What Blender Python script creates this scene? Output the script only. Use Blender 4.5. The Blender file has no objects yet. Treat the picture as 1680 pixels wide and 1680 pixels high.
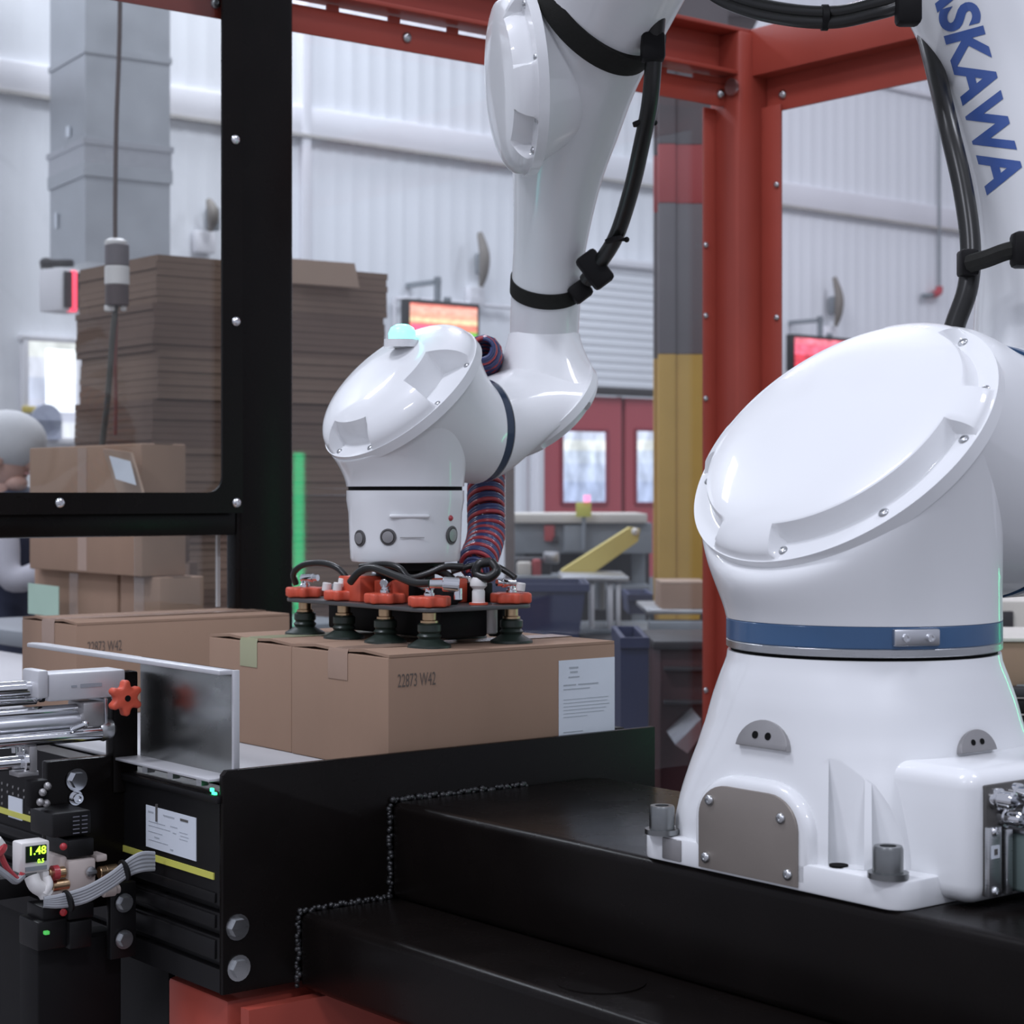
import bpy, bmesh, math, random
from mathutils import Vector, Matrix
from mathutils.bvhtree import BVHTree
random.seed(7)
V = Vector
sc = bpy.context.scene
COL = sc.collection
PI = math.pi
# ------------------------------------------------------------------ camera, world, lights, exposure
F = 3150.0            # focal length in pixels of the 1680 frame
HX, HY = 840.0, 808.0 # principal column, horizon row
ZC = 1.42             # eye height
cam_d = bpy.data.cameras.new('camera'); cam = bpy.data.objects.new('camera', cam_d); COL.objects.link(cam)
cam.location = (0, 0, ZC); cam.rotation_euler = (PI/2, 0, 0)
cam_d.sensor_width = 36; cam_d.lens = F/1680*36; cam_d.shift_y = (HY-840)/1680
cam_d.clip_start = .05; cam_d.clip_end = 100
cam_d.dof.use_dof = True; cam_d.dof.focus_distance = 2.45; cam_d.dof.aperture_fstop = 9.5
sc.camera = cam
sc.view_settings.view_transform = 'Standard'; sc.view_settings.look = 'None'
sc.view_settings.gamma = 1; sc.view_settings.use_curve_mapping = False
sc.view_settings.exposure = 0.60
world = bpy.data.worlds.new('hall_ambient'); sc.world = world; world.use_nodes = True
bg = world.node_tree.nodes['Background']; bg.inputs[0].default_value = (.79, .83, 1.0, 1); bg.inputs[1].default_value = .36
def area(name, loc, target, sx, sy, power, col=(.85, .88, 1.0)):
    d = bpy.data.lights.new(name, 'AREA'); d.shape = 'RECTANGLE'; d.size = sx; d.size_y = sy
    d.energy = power; d.color = col
    o = bpy.data.objects.new(name, d); COL.objects.link(o); o.location = loc
    o.rotation_euler = (V(target)-V(loc)).to_track_quat('-Z', 'Y').to_euler()
    return o
# rows of high-bay lamps under the hall roof
for i, (x, y, e) in enumerate([(-4.2, -2.6, 125), (1.6, -4.4, 130), (-2.6, 2.0, 95), (3.4, 1.6, 60)]):
    area('high_bay_lamp', (x, y, 6.4), (x, y, 0), 1.6, .5, e)
for i, (x, y) in enumerate([(-4.2, 7.2), (0.2, 8.6), (4.6, 10.5), (-1.8, 10.0)]):
    area('high_bay_lamp', (x, y, 6.4), (x, y, 0), 1.6, .5, 92)

# ------------------------------------------------------------------ coordinate helpers
TH = math.radians(51.5)
A = V((math.sin(TH), math.cos(TH), 0)); B = V((-math.cos(TH), math.sin(TH), 0)); UP = V((0, 0, 1))
Q = V((-.1653, 2.603, 0))          # where the robot beam meets the stand plate
def W(t, v, dz): return Q + A*t + B*v + V((0, 0, ZC+dz))
def P(x, y, d): return V(((x-HX)/F*d, d, ZC-(y-HY)/F*d))
def tpx(px, v):
    m = (px-HX)/F; o = Q+B*v
    return (m*o.y-o.x)/(A.x-m*A.y)
def vpx(px, t):
    m = (px-HX)/F; o = Q+A*t
    return (m*o.y-o.x)/(B.x-m*B.y)
TW = math.radians(49.3)
AW = V((math.sin(TW), math.cos(TW), 0)); NW = V((math.cos(TW), -math.sin(TW), 0)); QW = V((.44, 12.6, 0))
def wallpt(px, py, off=0.0):
    m = (px-HX)/F; o = QW+NW*off
    t = (m*o.y-o.x)/(AW.x-m*AW.y)
    p = o+AW*t
    return V((p.x, p.y, ZC-(py-HY)/F*p.y))
def wall_t(px, off=0.0):
    m = (px-HX)/F; o = QW+NW*off
    return (m*o.y-o.x)/(AW.x-m*AW.y)

# ------------------------------------------------------------------ materials
MATS = {}
def mat(name, col, rough=.5, metal=0.0, spec=.5, noise=0.0, nscale=30.0, rvar=0.0, bump=0.0, bscale=200.0, coat=0.0, emit=None, estr=0.0, alpha=None, stretch=None):
    if name in MATS: return MATS[name]
    m = bpy.data.materials.new(name); m.use_nodes = True; MATS[name] = m
    nt = m.node_tree; N = nt.nodes; L = nt.links
    b = N['Principled BSDF']
    b.inputs['Base Color'].default_value = (*col, 1); b.inputs['Roughness'].default_value = rough
    b.inputs['Metallic'].default_value = metal; b.inputs['Specular IOR Level'].default_value = spec
    b.inputs['Coat Weight'].default_value = coat; b.inputs['Coat Roughness'].default_value = .045
    if emit: b.inputs['Emission Color'].default_value = (*emit, 1); b.inputs['Emission Strength'].default_value = estr
    tc = N.new('ShaderNodeTexCoord'); mp = N.new('ShaderNodeMapping'); L.new(tc.outputs['Object'], mp.inputs[0])
    if stretch: mp.inputs['Scale'].default_value = stretch
    if noise or rvar:
        t = N.new('ShaderNodeTexNoise'); t.inputs['Scale'].default_value = nscale; t.inputs['Detail'].default_value = 5
        L.new(mp.outputs[0], t.inputs['Vector'])
        if noise:
            r = N.new('ShaderNodeMix'); r.data_type = 'RGBA'
            r.inputs[6].default_value = (*[c*(1-noise) for c in col], 1); r.inputs[7].default_value = (*[min(1, c*(1+noise)) for c in col], 1)
            L.new(t.outputs[0], r.inputs[0]); L.new(r.outputs[2], b.inputs['Base Color'])
        if rvar:
            mr = N.new('ShaderNodeMapRange'); mr.inputs[3].default_value = max(.02, rough-rvar); mr.inputs[4].default_value = rough+rvar
            L.new(t.outputs[0], mr.inputs[0]); L.new(mr.outputs[0], b.inputs['Roughness'])
    if bump:
        t2 = N.new('ShaderNodeTexNoise'); t2.inputs['Scale'].default_value = bscale; t2.inputs['Detail'].default_value = 3
        L.new(mp.outputs[0], t2.inputs['Vector'])
        bp = N.new('ShaderNodeBump'); bp.inputs['Strength'].default_value = bump; bp.inputs['Distance'].default_value = .002
        L.new(t2.outputs[0], bp.inputs['Height']); L.new(bp.outputs[0], b.inputs['Normal'])
    return m
def pane_mat(name, tint=(.93, .95, .95), ior=1.45):
    m = bpy.data.materials.new(name); m.use_nodes = True; nt = m.node_tree; N = nt.nodes; L = nt.links
    for n in list(N):
        if n.type != 'OUTPUT_MATERIAL': N.remove(n)
    out = [n for n in N if n.type == 'OUTPUT_MATERIAL'][0]
    tr = N.new('ShaderNodeBsdfTransparent'); tr.inputs[0].default_value = (*tint, 1)
    gl = N.new('ShaderNodeBsdfGlossy'); gl.inputs['Roughness'].default_value = .03
    fr = N.new('ShaderNodeFresnel')
    ge = N.new('ShaderNodeNewGeometry'); mi = N.new('ShaderNodeMapRange'); mi.inputs[3].default_value = ior; mi.inputs[4].default_value = 1/ior
    L.new(ge.outputs['Backfacing'], mi.inputs[0]); L.new(mi.outputs[0], fr.inputs[0])     # same reflectance on both sides of a thin sheet
    mx = N.new('ShaderNodeMixShader'); L.new(fr.outputs[0], mx.inputs[0]); L.new(tr.outputs[0], mx.inputs[1]); L.new(gl.outputs[0], mx.inputs[2])
    L.new(mx.outputs[0], out.inputs[0])
    return m
def screen_mat(name, rows, strength, nscale=8, contrast=.35):
    """emissive screen: rows = [(v_from, colour)], in the pane's generated coords"""
    m = bpy.data.materials.new(name); m.use_nodes = True; nt = m.node_tree; N = nt.nodes; L = nt.links
    b = N['Principled BSDF']; b.inputs['Base Color'].default_value = (.02, .02, .02, 1); b.inputs['Roughness'].default_value = .3
    tc = N.new('ShaderNodeTexCoord'); sp = N.new('ShaderNodeSeparateXYZ'); L.new(tc.outputs['Generated'], sp.inputs[0])
    cr = N.new('ShaderNodeValToRGB'); cr.color_ramp.interpolation = 'CONSTANT'
    e = cr.color_ramp.elements
    e[0].position = rows[0][0]; e[0].color = (*rows[0][1], 1)
    e[1].position = rows[1][0]; e[1].color = (*rows[1][1], 1)
    for p, c in rows[2:]:
        k = e.new(p); k.color = (*c, 1)
    L.new(sp.outputs[2], cr.inputs[0])
    t = N.new('ShaderNodeTexNoise'); t.inputs['Scale'].default_value = nscale; t.inputs['Detail'].default_value = 2; L.new(tc.outputs['Generated'], t.inputs['Vector'])
    mr = N.new('ShaderNodeMapRange'); mr.inputs[1].default_value = .3; mr.inputs[2].default_value = .7; mr.inputs[3].default_value = strength*(1-contrast); mr.inputs[4].default_value = strength*(1+contrast)
    L.new(t.outputs[0], mr.inputs[0])
    L.new(cr.outputs[0], b.inputs['Emission Color']); L.new(mr.outputs[0], b.inputs['Emission Strength'])
    return m

M_WHITE = mat('robot_white_gloss', (.80, .81, .82), .36, spec=.3, noise=.015, nscale=6, rvar=.04, coat=.6)
M_WHITE2 = mat('wall_white', (.78, .79, .82), .6, noise=.05, nscale=1.3)
M_TRIMW = mat('wall_band', (.72, .71, .74), .6, noise=.08, nscale=2.0)
M_BLACK = mat('black_powder_coat', (.0058, .0044, .0040), .27, spec=.14, noise=.3, nscale=12, rvar=.06, bump=.05, bscale=600)
M_BLACKM = mat('black_matte', (.006, .0055, .006), .55, spec=.2, noise=.25, nscale=20)
M_BLACKA = mat('black_anodised', (.007, .0065, .007), .4, spec=.28, noise=.2, nscale=40)
M_RUB = mat('black_rubber_hose', (.012, .012, .011), .3, spec=.5, noise=.2, nscale=60)
M_VELC = mat('black_strap_fabric', (.016, .016, .014), .8, spec=.25, noise=.3, nscale=200, bump=.3, bscale=900)
M_RED = mat('red_oxide_paint', (.36, .060, .040), .42, spec=.4, noise=.12, nscale=7, rvar=.06)
M_ORNG = mat('orange_red_knob', (.62, .09, .045), .42, noise=.06, nscale=90)
M_CARD = mat('cardboard', (.345, .228, .162), .85, spec=.15, noise=.07, nscale=14, bump=.05, bscale=300, stretch=(1, 1, .35))
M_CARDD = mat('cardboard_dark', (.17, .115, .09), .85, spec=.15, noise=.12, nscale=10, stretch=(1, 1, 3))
M_CARDL = mat('cardboard_light', (.40, .29, .22), .85, spec=.15, noise=.08, nscale=12)
M_TAPE = mat('clear_tape', (.37, .25, .185), .25, spec=.6, noise=.05, nscale=30)
M_PAPER = mat('white_label_paper', (.68, .72, .78), .5, noise=.03, nscale=40)
M_INK = mat('grey_print', (.30, .32, .35), .6, noise=.2, nscale=300)
M_INKD = mat('dark_print', (.10, .095, .09), .7, noise=.2, nscale=200)
M_STEEL = mat('brushed_steel', (.56, .57, .58), .30, metal=1, noise=.08, nscale=60, rvar=.08, stretch=(1, 1, 12))
M_ALU = mat('aluminium_satin', (.62, .63, .66), .34, metal=1, noise=.05, nscale=40, rvar=.07)
M_ALUP = mat('aluminium_panel', (.50, .50, .51), .36, metal=1, noise=.07, nscale=10, rvar=.08)
M_CHROME = mat('bright_chrome', (.75, .76, .78), .1, metal=1, noise=.03, nscale=30)
M_ANOD = mat('clear_anodised_block', (.60, .60, .62), .42, metal=.35, noise=.04, nscale=60)
M_COVER = mat('taupe_cover_plate', (.30, .265, .235), .42, metal=.55, noise=.06, nscale=25, rvar=.06)
M_LUG = mat('machined_lug', (.36, .35, .35), .4, metal=.7, noise=.08, nscale=60)
M_BLUE = mat('joint_ring_blue', (.04, .10, .21), .3, noise=.08, nscale=30, coat=.2)
M_LOGO = mat('lettering_blue', (.055, .115, .36), .45, noise=.04, nscale=60)
M_BELT = mat('grey_white_belt', (.46, .46, .47), .55, noise=.06, nscale=9)
M_YEL = mat('yellow_strip', (.62, .60, .12), .5, noise=.06, nscale=40)
M_YELP = mat('yellow_column_paint', (.50, .30, .055), .6, noise=.12, nscale=5)
M_YELG = mat('yellow_guard_paint', (.62, .50, .14), .5, noise=.08, nscale=8)
M_GREYC = mat('grey_column_paint', (.16, .145, .15), .6, noise=.15, nscale=5)
M_REDC = mat('red_column_band', (.42, .07, .07), .6, noise=.12, nscale=5)
M_REDD = mat('red_door_paint', (.46, .085, .10), .5, noise=.06, nscale=4)
M_DUCT = mat('galvanised_duct', (.52, .54, .57), .38, metal=.75, noise=.12, nscale=5, rvar=.1)
M_GREY = mat('grey_steel_paint', (.24, .26, .28), .5, noise=.12, nscale=9)
M_DGREY = mat('dark_machine_paint', (.035, .031, .034), .55, noise=.4, nscale=14)
M_NAVY = mat('navy_plastic', (.035, .042, .10), .5, noise=.2, nscale=9)
M_CREAM = mat('cream_paint', (.62, .58, .52), .5, noise=.08, nscale=6)
M_FLOOR = mat('sealed_concrete', (.22, .21, .21), .5, noise=.15, nscale=2.5, rvar=.1)
M_BRASS = mat('brass_fitting', (.60, .42, .25), .3, metal=1, noise=.1, nscale=80)
M_CUP = mat('dark_green_suction_rubber', (.018, .028, .022), .38, noise=.2, nscale=60)
M_PLW = mat('white_plastic', (.72, .70, .68), .4, noise=.03, nscale=40)
M_BEIGE = mat('beige_plastic', (.58, .50, .46), .5, noise=.06, nscale=40)
M_HOSER = mat('red_air_hose', (.42, .05, .06), .22, noise=.08, nscale=60)
M_HOSEB = mat('blue_air_hose', (.045, .06, .16), .22, noise=.08, nscale=60)
M_CABG = mat('grey_cable', (.30, .31, .33), .5, noise=.08, nscale=60)
M_GREEN = mat('green_grey_hood', (.16, .21, .20), .5, noise=.06, nscale=30)
M_LED = mat('cyan_status_lens', (.3, .9, .9), .3, emit=(.13, 1.0, .95), estr=1.7, noise=.02)
M_LEDG = mat('green_indicator', (.1, .8, .3), .3, emit=(.05, 1.0, .35), estr=1.6, noise=.02)
M_REDL = mat('red_indicator', (.35, .03, .04), .4, emit=(1, .05, .05), estr=.03, noise=.02)
M_SKIN = mat('skin', (.55, .33, .27), .5, noise=.06, nscale=30)
M_NET = mat('white_hair_net', (.62, .62, .64), .8, noise=.08, nscale=120, bump=.4, bscale=200)
M_NAVYC = mat('navy_cloth', (.035, .042, .075), .85, noise=.2, nscale=20)
M_GREYCL = mat('light_grey_cloth', (.45, .45, .49), .85, noise=.1, nscale=20)
M_PANE = pane_mat('clear_polycarbonate')
M_PANE2 = pane_mat('smoky_polycarbonate', (.885, .90, .89))
M_INKB = mat('carton_print', (.13, .10, .085), .8, noise=.25, nscale=300)
M_DARK = mat('dark_slot', (.006, .006, .006), .8, spec=.1, noise=.1)  # near-black paints the shade inside holes; also joint gaps and the zero mark

# ------------------------------------------------------------------ mesh builder
def frame_from(n, hint=UP):
    n = n.normalized()
    x = hint.cross(n)
    if x.length < 1e-4: x = V((1, 0, 0)).cross(n)
    x.normalize(); y = n.cross(x).normalized()
    return x, y, n
class MB:
    def __init__(s): s.bm = bmesh.new()
    def ring(s, pts): return [s.bm.verts.new(p) for p in pts]
    def loft(s, rings, cap0=True, cap1=True):
        rs = [s.ring(r) for r in rings]; n = len(rs[0])
        for a, b in zip(rs[:-1], rs[1:]):
            for i in range(n):
                j = (i+1) % n
                try: s.bm.faces.new((a[i], a[j], b[j], b[i]))
                except ValueError: pass
        if cap0: s.bm.faces.new(list(reversed(rs[0])))
        if cap1: s.bm.faces.new(rs[-1])
        return s
    def box(s, c, sx, sy, sz, ax=None, ay=None, az=None, bev=0.0, seg=2):
        ax = (ax or V((1, 0, 0))); ay = (ay or V((0, 1, 0))); az = (az or UP)
        t = bmesh.new(); bmesh.ops.create_cube(t, size=1)
        for v in t.verts: v.co = V((v.co.x*sx, v.co.y*sy, v.co.z*sz))
        if bev: bmesh.ops.bevel(t, geom=list(t.edges), offset=bev, segments=seg, affect='EDGES', profile=.5)
        c = V(c)
        for v in t.verts: v.co = c+ax*v.co.x+ay*v.co.y+az*v.co.z
        s.merge(t); return s
    def merge(s, t):
        me = bpy.data.meshes.new('tmp'); t.to_mesh(me); t.free(); s.bm.from_mesh(me); bpy.data.meshes.remove(me)
    def cyl(s, p0, p1, r0, r1=None, n=24, bev=0.0):
        p0 = V(p0); p1 = V(p1); r1 = r0 if r1 is None else r1
        x, y, z = frame_from(p1-p0)
        def rg(c, r): return [c+x*(r*math.cos(2*PI*i/n))+y*(r*math.sin(2*PI*i/n)) for i in range(n)]
        if bev: s.loft([rg(p0, r0-bev), rg(p0+z*bev, r0), rg(p1-z*bev, r1), rg(p1, r1-bev)])
        else: s.loft([rg(p0, r0), rg(p1, r1)])
        return s
    def lathe(s, prof, o, axis, n=48, hint=UP):
        x, y, z = frame_from(V(axis), hint); o = V(o)
        s.loft([[o+z*h+x*(r*math.cos(2*PI*i/n))+y*(r*math.sin(2*PI*i/n)) for i in range(n)] for r, h in prof])
        return s
    def tube(s, pts, r, n=10, smooth=4):
        pts = [V(p) for p in pts]
        if smooth: pts = spline(pts, smooth)
        rr = r if callable(r) else (lambda f: r)
        rings = []; N = len(pts); prev = None
        for i, p in enumerate(pts):
            d = (pts[min(i+1, N-1)]-pts[max(i-1, 0)]).normalized()
            if prev is None: x, y, _ = frame_from(d)
            else:
                x = (prev-d*prev.dot(d)).normalized(); y = d.cross(x)
            prev = x; q = rr(i/max(1, N-1))
            rings.append([p+x*(q*math.cos(2*PI*k/n))+y*(q*math.sin(2*PI*k/n)) for k in range(n)])
        return s.loft(rings)
    def prism(s, poly, o, X, Y, Z, depth, bev=0.0, seg=2):
        t = bmesh.new(); vs = [t.verts.new((p[0], p[1], 0)) for p in poly]; f = t.faces.new(vs)
        r = bmesh.ops.extrude_face_region(t, geom=[f])
        for v in [g for g in r['geom'] if isinstance(g, bmesh.types.BMVert)]: v.co.z += depth
        bmesh.ops.recalc_face_normals(t, faces=t.faces)
        if bev:
            bmesh.ops.bevel(t, geom=[e for e in t.edges if abs(e.verts[0].co.z-e.verts[1].co.z) < 1e-7], offset=bev, segments=seg, affect='EDGES', profile=.5)
        o = V(o)
        for v in t.verts: v.co = o+X*v.co.x+Y*v.co.y+Z*v.co.z
        s.merge(t); return s
    def sphere(s, c, r, n=16, sz=None):
        t = bmesh.new(); bmesh.ops.create_uvsphere(t, u_segments=n, v_segments=max(6, n//2), radius=1)
        sz = sz or (r, r, r)
        for v in t.verts: v.co = V(c)+V((v.co.x*sz[0], v.co.y*sz[1], v.co.z*sz[2]))
        s.merge(t); return s
def spline(pts, sub):
    out = []; n = len(pts)
    for i in range(n-1):
        p0 = pts[max(i-1, 0)]; p1 = pts[i]; p2 = pts[i+1]; p3 = pts[min(i+2, n-1)]
        for k in range(sub):
            t = k/sub
            out.append(.5*((2*p1)+(p2-p0)*t+(2*p0-5*p1+4*p2-p3)*t*t+(3*p1-p0-3*p2+p3)*t**3))
    out.append(pts[-1]); return out
def circ(c, X, Y, r, n=64, ry=None):
    ry = r if ry is None else ry
    return [c+X*(r*math.cos(2*PI*i/n))+Y*(ry*math.sin(2*PI*i/n)) for i in range(n)]
def sup(c, X, Y, a, e, n=96):
    o = []
    for i in range(n):
        f = 2*PI*i/n; k = 1/((abs(math.cos(f))**e+abs(math.sin(f))**e)**(1/e))
        o.append(c+X*(a*k*math.cos(f))+Y*(a*k*math.sin(f)))
    return o
def root_of(o):
    while o.parent: o = o.parent
    return o
def finish(me, m, sharp=38):
    for p in me.polygons: p.use_smooth = True
    me.set_sharp_from_angle(angle=math.radians(sharp))
    if m: me.materials.clear(); me.materials.append(m)
def obj(name, mb, m, parent=None, sharp=38, mesh=None, origin=None, recalc=True):
    """one mesh object; vertices are given in world space"""
    if mesh is None:
        if recalc: bmesh.ops.recalc_face_normals(mb.bm, faces=mb.bm.faces)
        me = bpy.data.meshes.new(name); mb.bm.to_mesh(me); mb.bm.free()
    else: me = mesh
    finish(me, m, sharp)
    if parent is not None: base = root_of(parent).location.copy()
    elif origin is not None: base = V(origin)
    else:
        xs = [v.co for v in me.vertices]
        mn = V((min(p.x for p in xs), min(p.y for p in xs), min(p.z for p in xs))); mx = V((max(p.x for p in xs), max(p.y for p in xs), max(p.z for p in xs)))
        base = V(((mn.x+mx.x)/2, (mn.y+mx.y)/2, mn.z))
    me.transform(Matrix.Translation(-base))
    o = bpy.data.objects.new(name, me); COL.objects.link(o)
    if parent is not None: o.parent = parent
    else: o.location = base
    return o
def tag(o, label=None, cat=None, group=None, kind=None):
    if label: o['label'] = label
    if cat: o['category'] = cat
    if group: o['group'] = group
    if kind: o['kind'] = kind
    return o
def thing(name, label, cat, loc, group=None, kind=None):
    o = bpy.data.objects.new(name, None); COL.objects.link(o); o.location = loc; o.empty_display_size = .05
    return tag(o, label, cat, group, kind)
def copy_tree(o, delta, parent=None, label=None):
    c = o.copy(); COL.objects.link(c); c.parent = parent
    if parent is None: c.location = o.location+delta
    if label: c['label'] = label
    for ch in o.children: copy_tree(ch, delta, c)
    return c
def text_mesh(body, size, offset=0.0, shear=0.0, spacing=1.0):
    c = bpy.data.curves.new('lettering', 'FONT'); c.body = body; c.size = size; c.offset = offset; c.shear = shear; c.space_character = spacing
    c.align_x = 'CENTER'; c.align_y = 'CENTER'; c.resolution_u = 6
    o = bpy.data.objects.new('lettering_tmp', c); COL.objects.link(o)
    dg = bpy.context.evaluated_depsgraph_get(); me = bpy.data.meshes.new_from_object(o.evaluated_get(dg))
    bpy.data.objects.remove(o); bpy.data.curves.remove(c)
    return me
def text(name, body, size, o, X, Y, m, parent, offset=0.0, thick=.0004, stretch=1.0, spacing=1.0):
    me = text_mesh(body, size, offset, spacing=spacing); Z = X.cross(Y)
    for v in me.vertices: v.co = V(o)+X*(v.co.x*stretch)+Y*v.co.y+Z*thick
    return obj(name, None, m, parent, mesh=me)
def bvh_of(o):
    me = o.data; mw = Matrix.Translation(root_of(o).location)
    return BVHTree.FromPolygons([mw@v.co for v in me.vertices], [tuple(p.vertices) for p in me.polygons])
def hit(bvh, px, py):
    d = (P(px, py, 1.0)-V((0, 0, ZC))).normalized()
    loc, n, i, dist = bvh.ray_cast(V((0, 0, ZC)), d)
    if loc is None: return None, None
    if n.dot(d) > 0: n = -n
    return loc, n
def hexbolt(parent, name, c, axis, r, h, m=M_CHROME, washer=True, sub=None):
    mb = MB(); axis = V(axis).normalized(); c = V(c)
    if washer: mb.cyl(c, c+axis*h*.25, r*1.35, n=20)
    mb.cyl(c+axis*h*.2, c+axis*h, r, r*.96, n=6)
    return obj(name, mb, m, sub or parent, sharp=25)
def capbolt(parent, name, c, axis, r, h, m=M_STEEL, washer=True):
    mb = MB(); axis = V(axis).normalized(); c = V(c)
    if washer: mb.cyl(c, c+axis*h*.18, r*1.35, n=20)
    mb.lathe([(r, h*.15), (r, h*.9), (r*.92, h), (r*.55, h), (r*.5, h*.6)], c, axis, n=20)
    return obj(name, mb, m, parent, sharp=30)
def roundhead(parent, name, c, axis, r, m=M_STEEL, flat=.6):
    mb = MB(); axis = V(axis).normalized()
    mb.lathe([(r, 0), (r*.97, r*flat*.45), (r*.72, r*flat*.85), (r*.4, r*flat), (r*.36, r*flat*.6)], V(c), axis, n=14)
    return obj(name, mb, m, parent, sharp=40)
def rectpts(w, h, r, seg=5):
    o = []
    for cx, cy, a0 in ((w/2-r, h/2-r, 0), (-w/2+r, h/2-r, 90), (-w/2+r, -h/2+r, 180), (w/2-r, -h/2+r, 270)):
        for k in range(seg+1):
            a = math.radians(a0+90*k/seg); o.append((cx+r*math.cos(a), cy+r*math.sin(a)))
    return o
# ------------------------------------------------------------------ the hall: floor, wall, doors, window, column
def structure(o): o['kind'] = 'structure'; return o
mb = MB(); mb.box((1.5, 6, -.05), 30, 34, .1); structure(obj('floor', mb, M_FLOOR))
wall = thing('wall_back', None, None, QW.copy(), kind='structure')
def corrugated(t0, t1, z0, z1, off=0.0, pitch=.125, dep=.0035):
    mb = MB(); n = int(round((t1-t0)/pitch)); pts = []
    for i in range(n):
        a = t0+i*pitch
        pts += [(a, 0), (a+pitch*.55, 0), (a+pitch*.68, dep), (a+pitch*.87, dep)]
    pts.append((t1, 0))
    lo = [mb.bm.verts.new(QW+AW*p+NW*(q+off)+UP*z0) for p, q in pts]; hi = [mb.bm.verts.new(QW+AW*p+NW*(q+off)+UP*z1) for p, q in pts]
    for i in range(len(pts)-1): mb.bm.faces.new((lo[i], lo[i+1], hi[i+1], hi[i]))
    return mb
DT0, DT1 = wall_t(868), wall_t(1160)       # door opening
DZ1 = ZC+1.50
ZB0, ZB1 = ZC+2.08, ZC+2.24
def wpanel(t0, t1, z0, z1): obj('wall_panel', corrugated(t0, t1, z0, z1), M_WHITE2, wall, sharp=20)
edges = []
t = DT0
left_edges = [DT0-1.0*i for i in range(0, 8)]; right_edges = [DT1+1.0*i for i in range(0, 9)]
for a in left_edges[:-1]: wpanel(a-1, a, 0, ZB0); wpanel(a-1, a, ZB1, 6.8)
for a in right_edges[:-1]: wpanel(a, a+1, 0, ZB0); wpanel(a, a+1, ZB1, 6.8)
wpanel(DT0, DT0+.875, DZ1, ZB0); wpanel(DT0+.875, DT1, DZ1, ZB0); wpanel(DT0, DT0+.875, ZB1, 6.8); wpanel(DT0+.875, DT1, ZB1, 6.8)
mb = MB(); c = QW+AW*1.0+UP*((ZB0+ZB1)/2)
mb.box(c+NW*.01, 17.5, .06, ZB1-ZB0, AW, NW, UP, bev=.012); obj('band', mb, M_TRIMW, wall)
mb = MB(); mb.box(c+NW*.045+UP*(-(ZB1-ZB0)/2-.01), 17.5, .02, .02, AW, NW, UP); obj('drip_edge', mb, mat('wall_seam', (.42, .40, .38), .7, noise=.2, nscale=4), wall)
for z in (ZC+3.1,):
    mb = MB(); mb.box(QW+AW*1.0+NW*.02+UP*z, 17.5, .03, .03, AW, NW, UP); obj('seam_strip', mb, M_TRIMW, wall)
mb = MB(); mb.box(QW+AW*(wall_t(497))+NW*.02+UP*3.4, .06, .05, 6.8, AW, NW, UP, bev=.005); obj('cover_strip', mb, M_TRIMW, wall)
# roll-up door over the opening and the red swing doors beneath it
d2 = thing('door_2', None, None, QW+AW*((DT0+DT1)/2), kind='structure')
zr0 = wallpt(1000, 638).z; n = 15
for i in range(n):
    mb = MB(); h = (DZ1-zr0)/n
    mb.box(QW+AW*((DT0+DT1)/2)+NW*.06+UP*(zr0+h*(i+.5)), DT1-DT0-.06, .03, h*.93, AW, NW, UP, bev=.006); obj('slat', mb, M_WHITE2, d2)
mb = MB(); mb.box(QW+AW*((DT0+DT1)/2)+NW*.06+UP*(zr0-.02), DT1-DT0-.04, .06, .05, AW, NW, UP, bev=.004); obj('bottom_bar', mb, mat('dark_seal', (.05, .045, .045), .7, noise=.2), d2)
mb = MB(); mb.box(QW+AW*((DT0+DT1)/2)+NW*.07+UP*(DZ1+.02), DT1-DT0+.1, .08, .05, AW, NW, UP, bev=.006); obj('hood', mb, M_TRIMW, d2)
for s in (DT0+.01, DT1-.01):
    mb = MB(); mb.box(QW+AW*s+NW*.07+UP*(DZ1/2), .05, .08, DZ1, AW, NW, UP, bev=.006); obj('guide_rail', mb, M_TRIMW, d2)
M_DWIN = screen_mat('bright_room_through_glass', [(0, (.50, .58, .85)), (.3, (.62, .70, .95)), (.55, (.72, .80, 1.0)), (.72, (.95, .98, 1.0)), (.86, (.70, .75, .95))], .78, nscale=3.2, contrast=.35)
def leaf(idx, x0, x1, wx0, wx1):
    t0, t1 = wall_t(x0), wall_t(x1)
    ztop = wallpt(1000, 652).z
    o = thing('door_%d' % idx, None, None, QW+AW*((t0+t1)/2)+NW*.02, kind='structure')
    a0, a1 = wall_t(wx0), wall_t(wx1); b0 = wallpt((wx0+wx1)/2, 826).z; b1 = wallpt((wx0+wx1)/2, 706).z
    mb = MB()
    for (s0, s1, z0, z1) in ((t0, a0, 0, ztop), (a1, t1, 0, ztop), (a0, a1, 0, b0), (a0, a1, b1, ztop)):
        mb.box(QW+AW*((s0+s1)/2)+NW*.02+UP*((z0+z1)/2), s1-s0, .05, z1-z0, AW, NW, UP)
    obj('door_leaf', mb, M_REDD, o)
    mb = MB(); mb.box(QW+AW*((a0+a1)/2)+NW*.02+UP*((b0+b1)/2), a1-a0, .02, b1-b0, AW, NW, UP); obj('pane', mb, M_DWIN, o)
    mb = MB()
    for (s, z, w, h) in (((a0+a1)/2, b0, a1-a0, .02), ((a0+a1)/2, b1, a1-a0, .02), (a0, (b0+b1)/2, .02, b1-b0), (a1, (b0+b1)/2, .02, b1-b0)):
        mb.box(QW+AW*s+NW*.05+UP*z, w, .015, h, AW, NW, UP)
    obj('window_bead', mb, mat('dark_red_bead', (.28, .04, .06), .5, noise=.1), o)
    mb = MB(); mb.box(QW+AW*((t0+t1)/2)+NW*.05+UP*.5, t1-t0-.06, .012, .7, AW, NW, UP); obj('kick_plate', mb, M_GREY, o)
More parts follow.
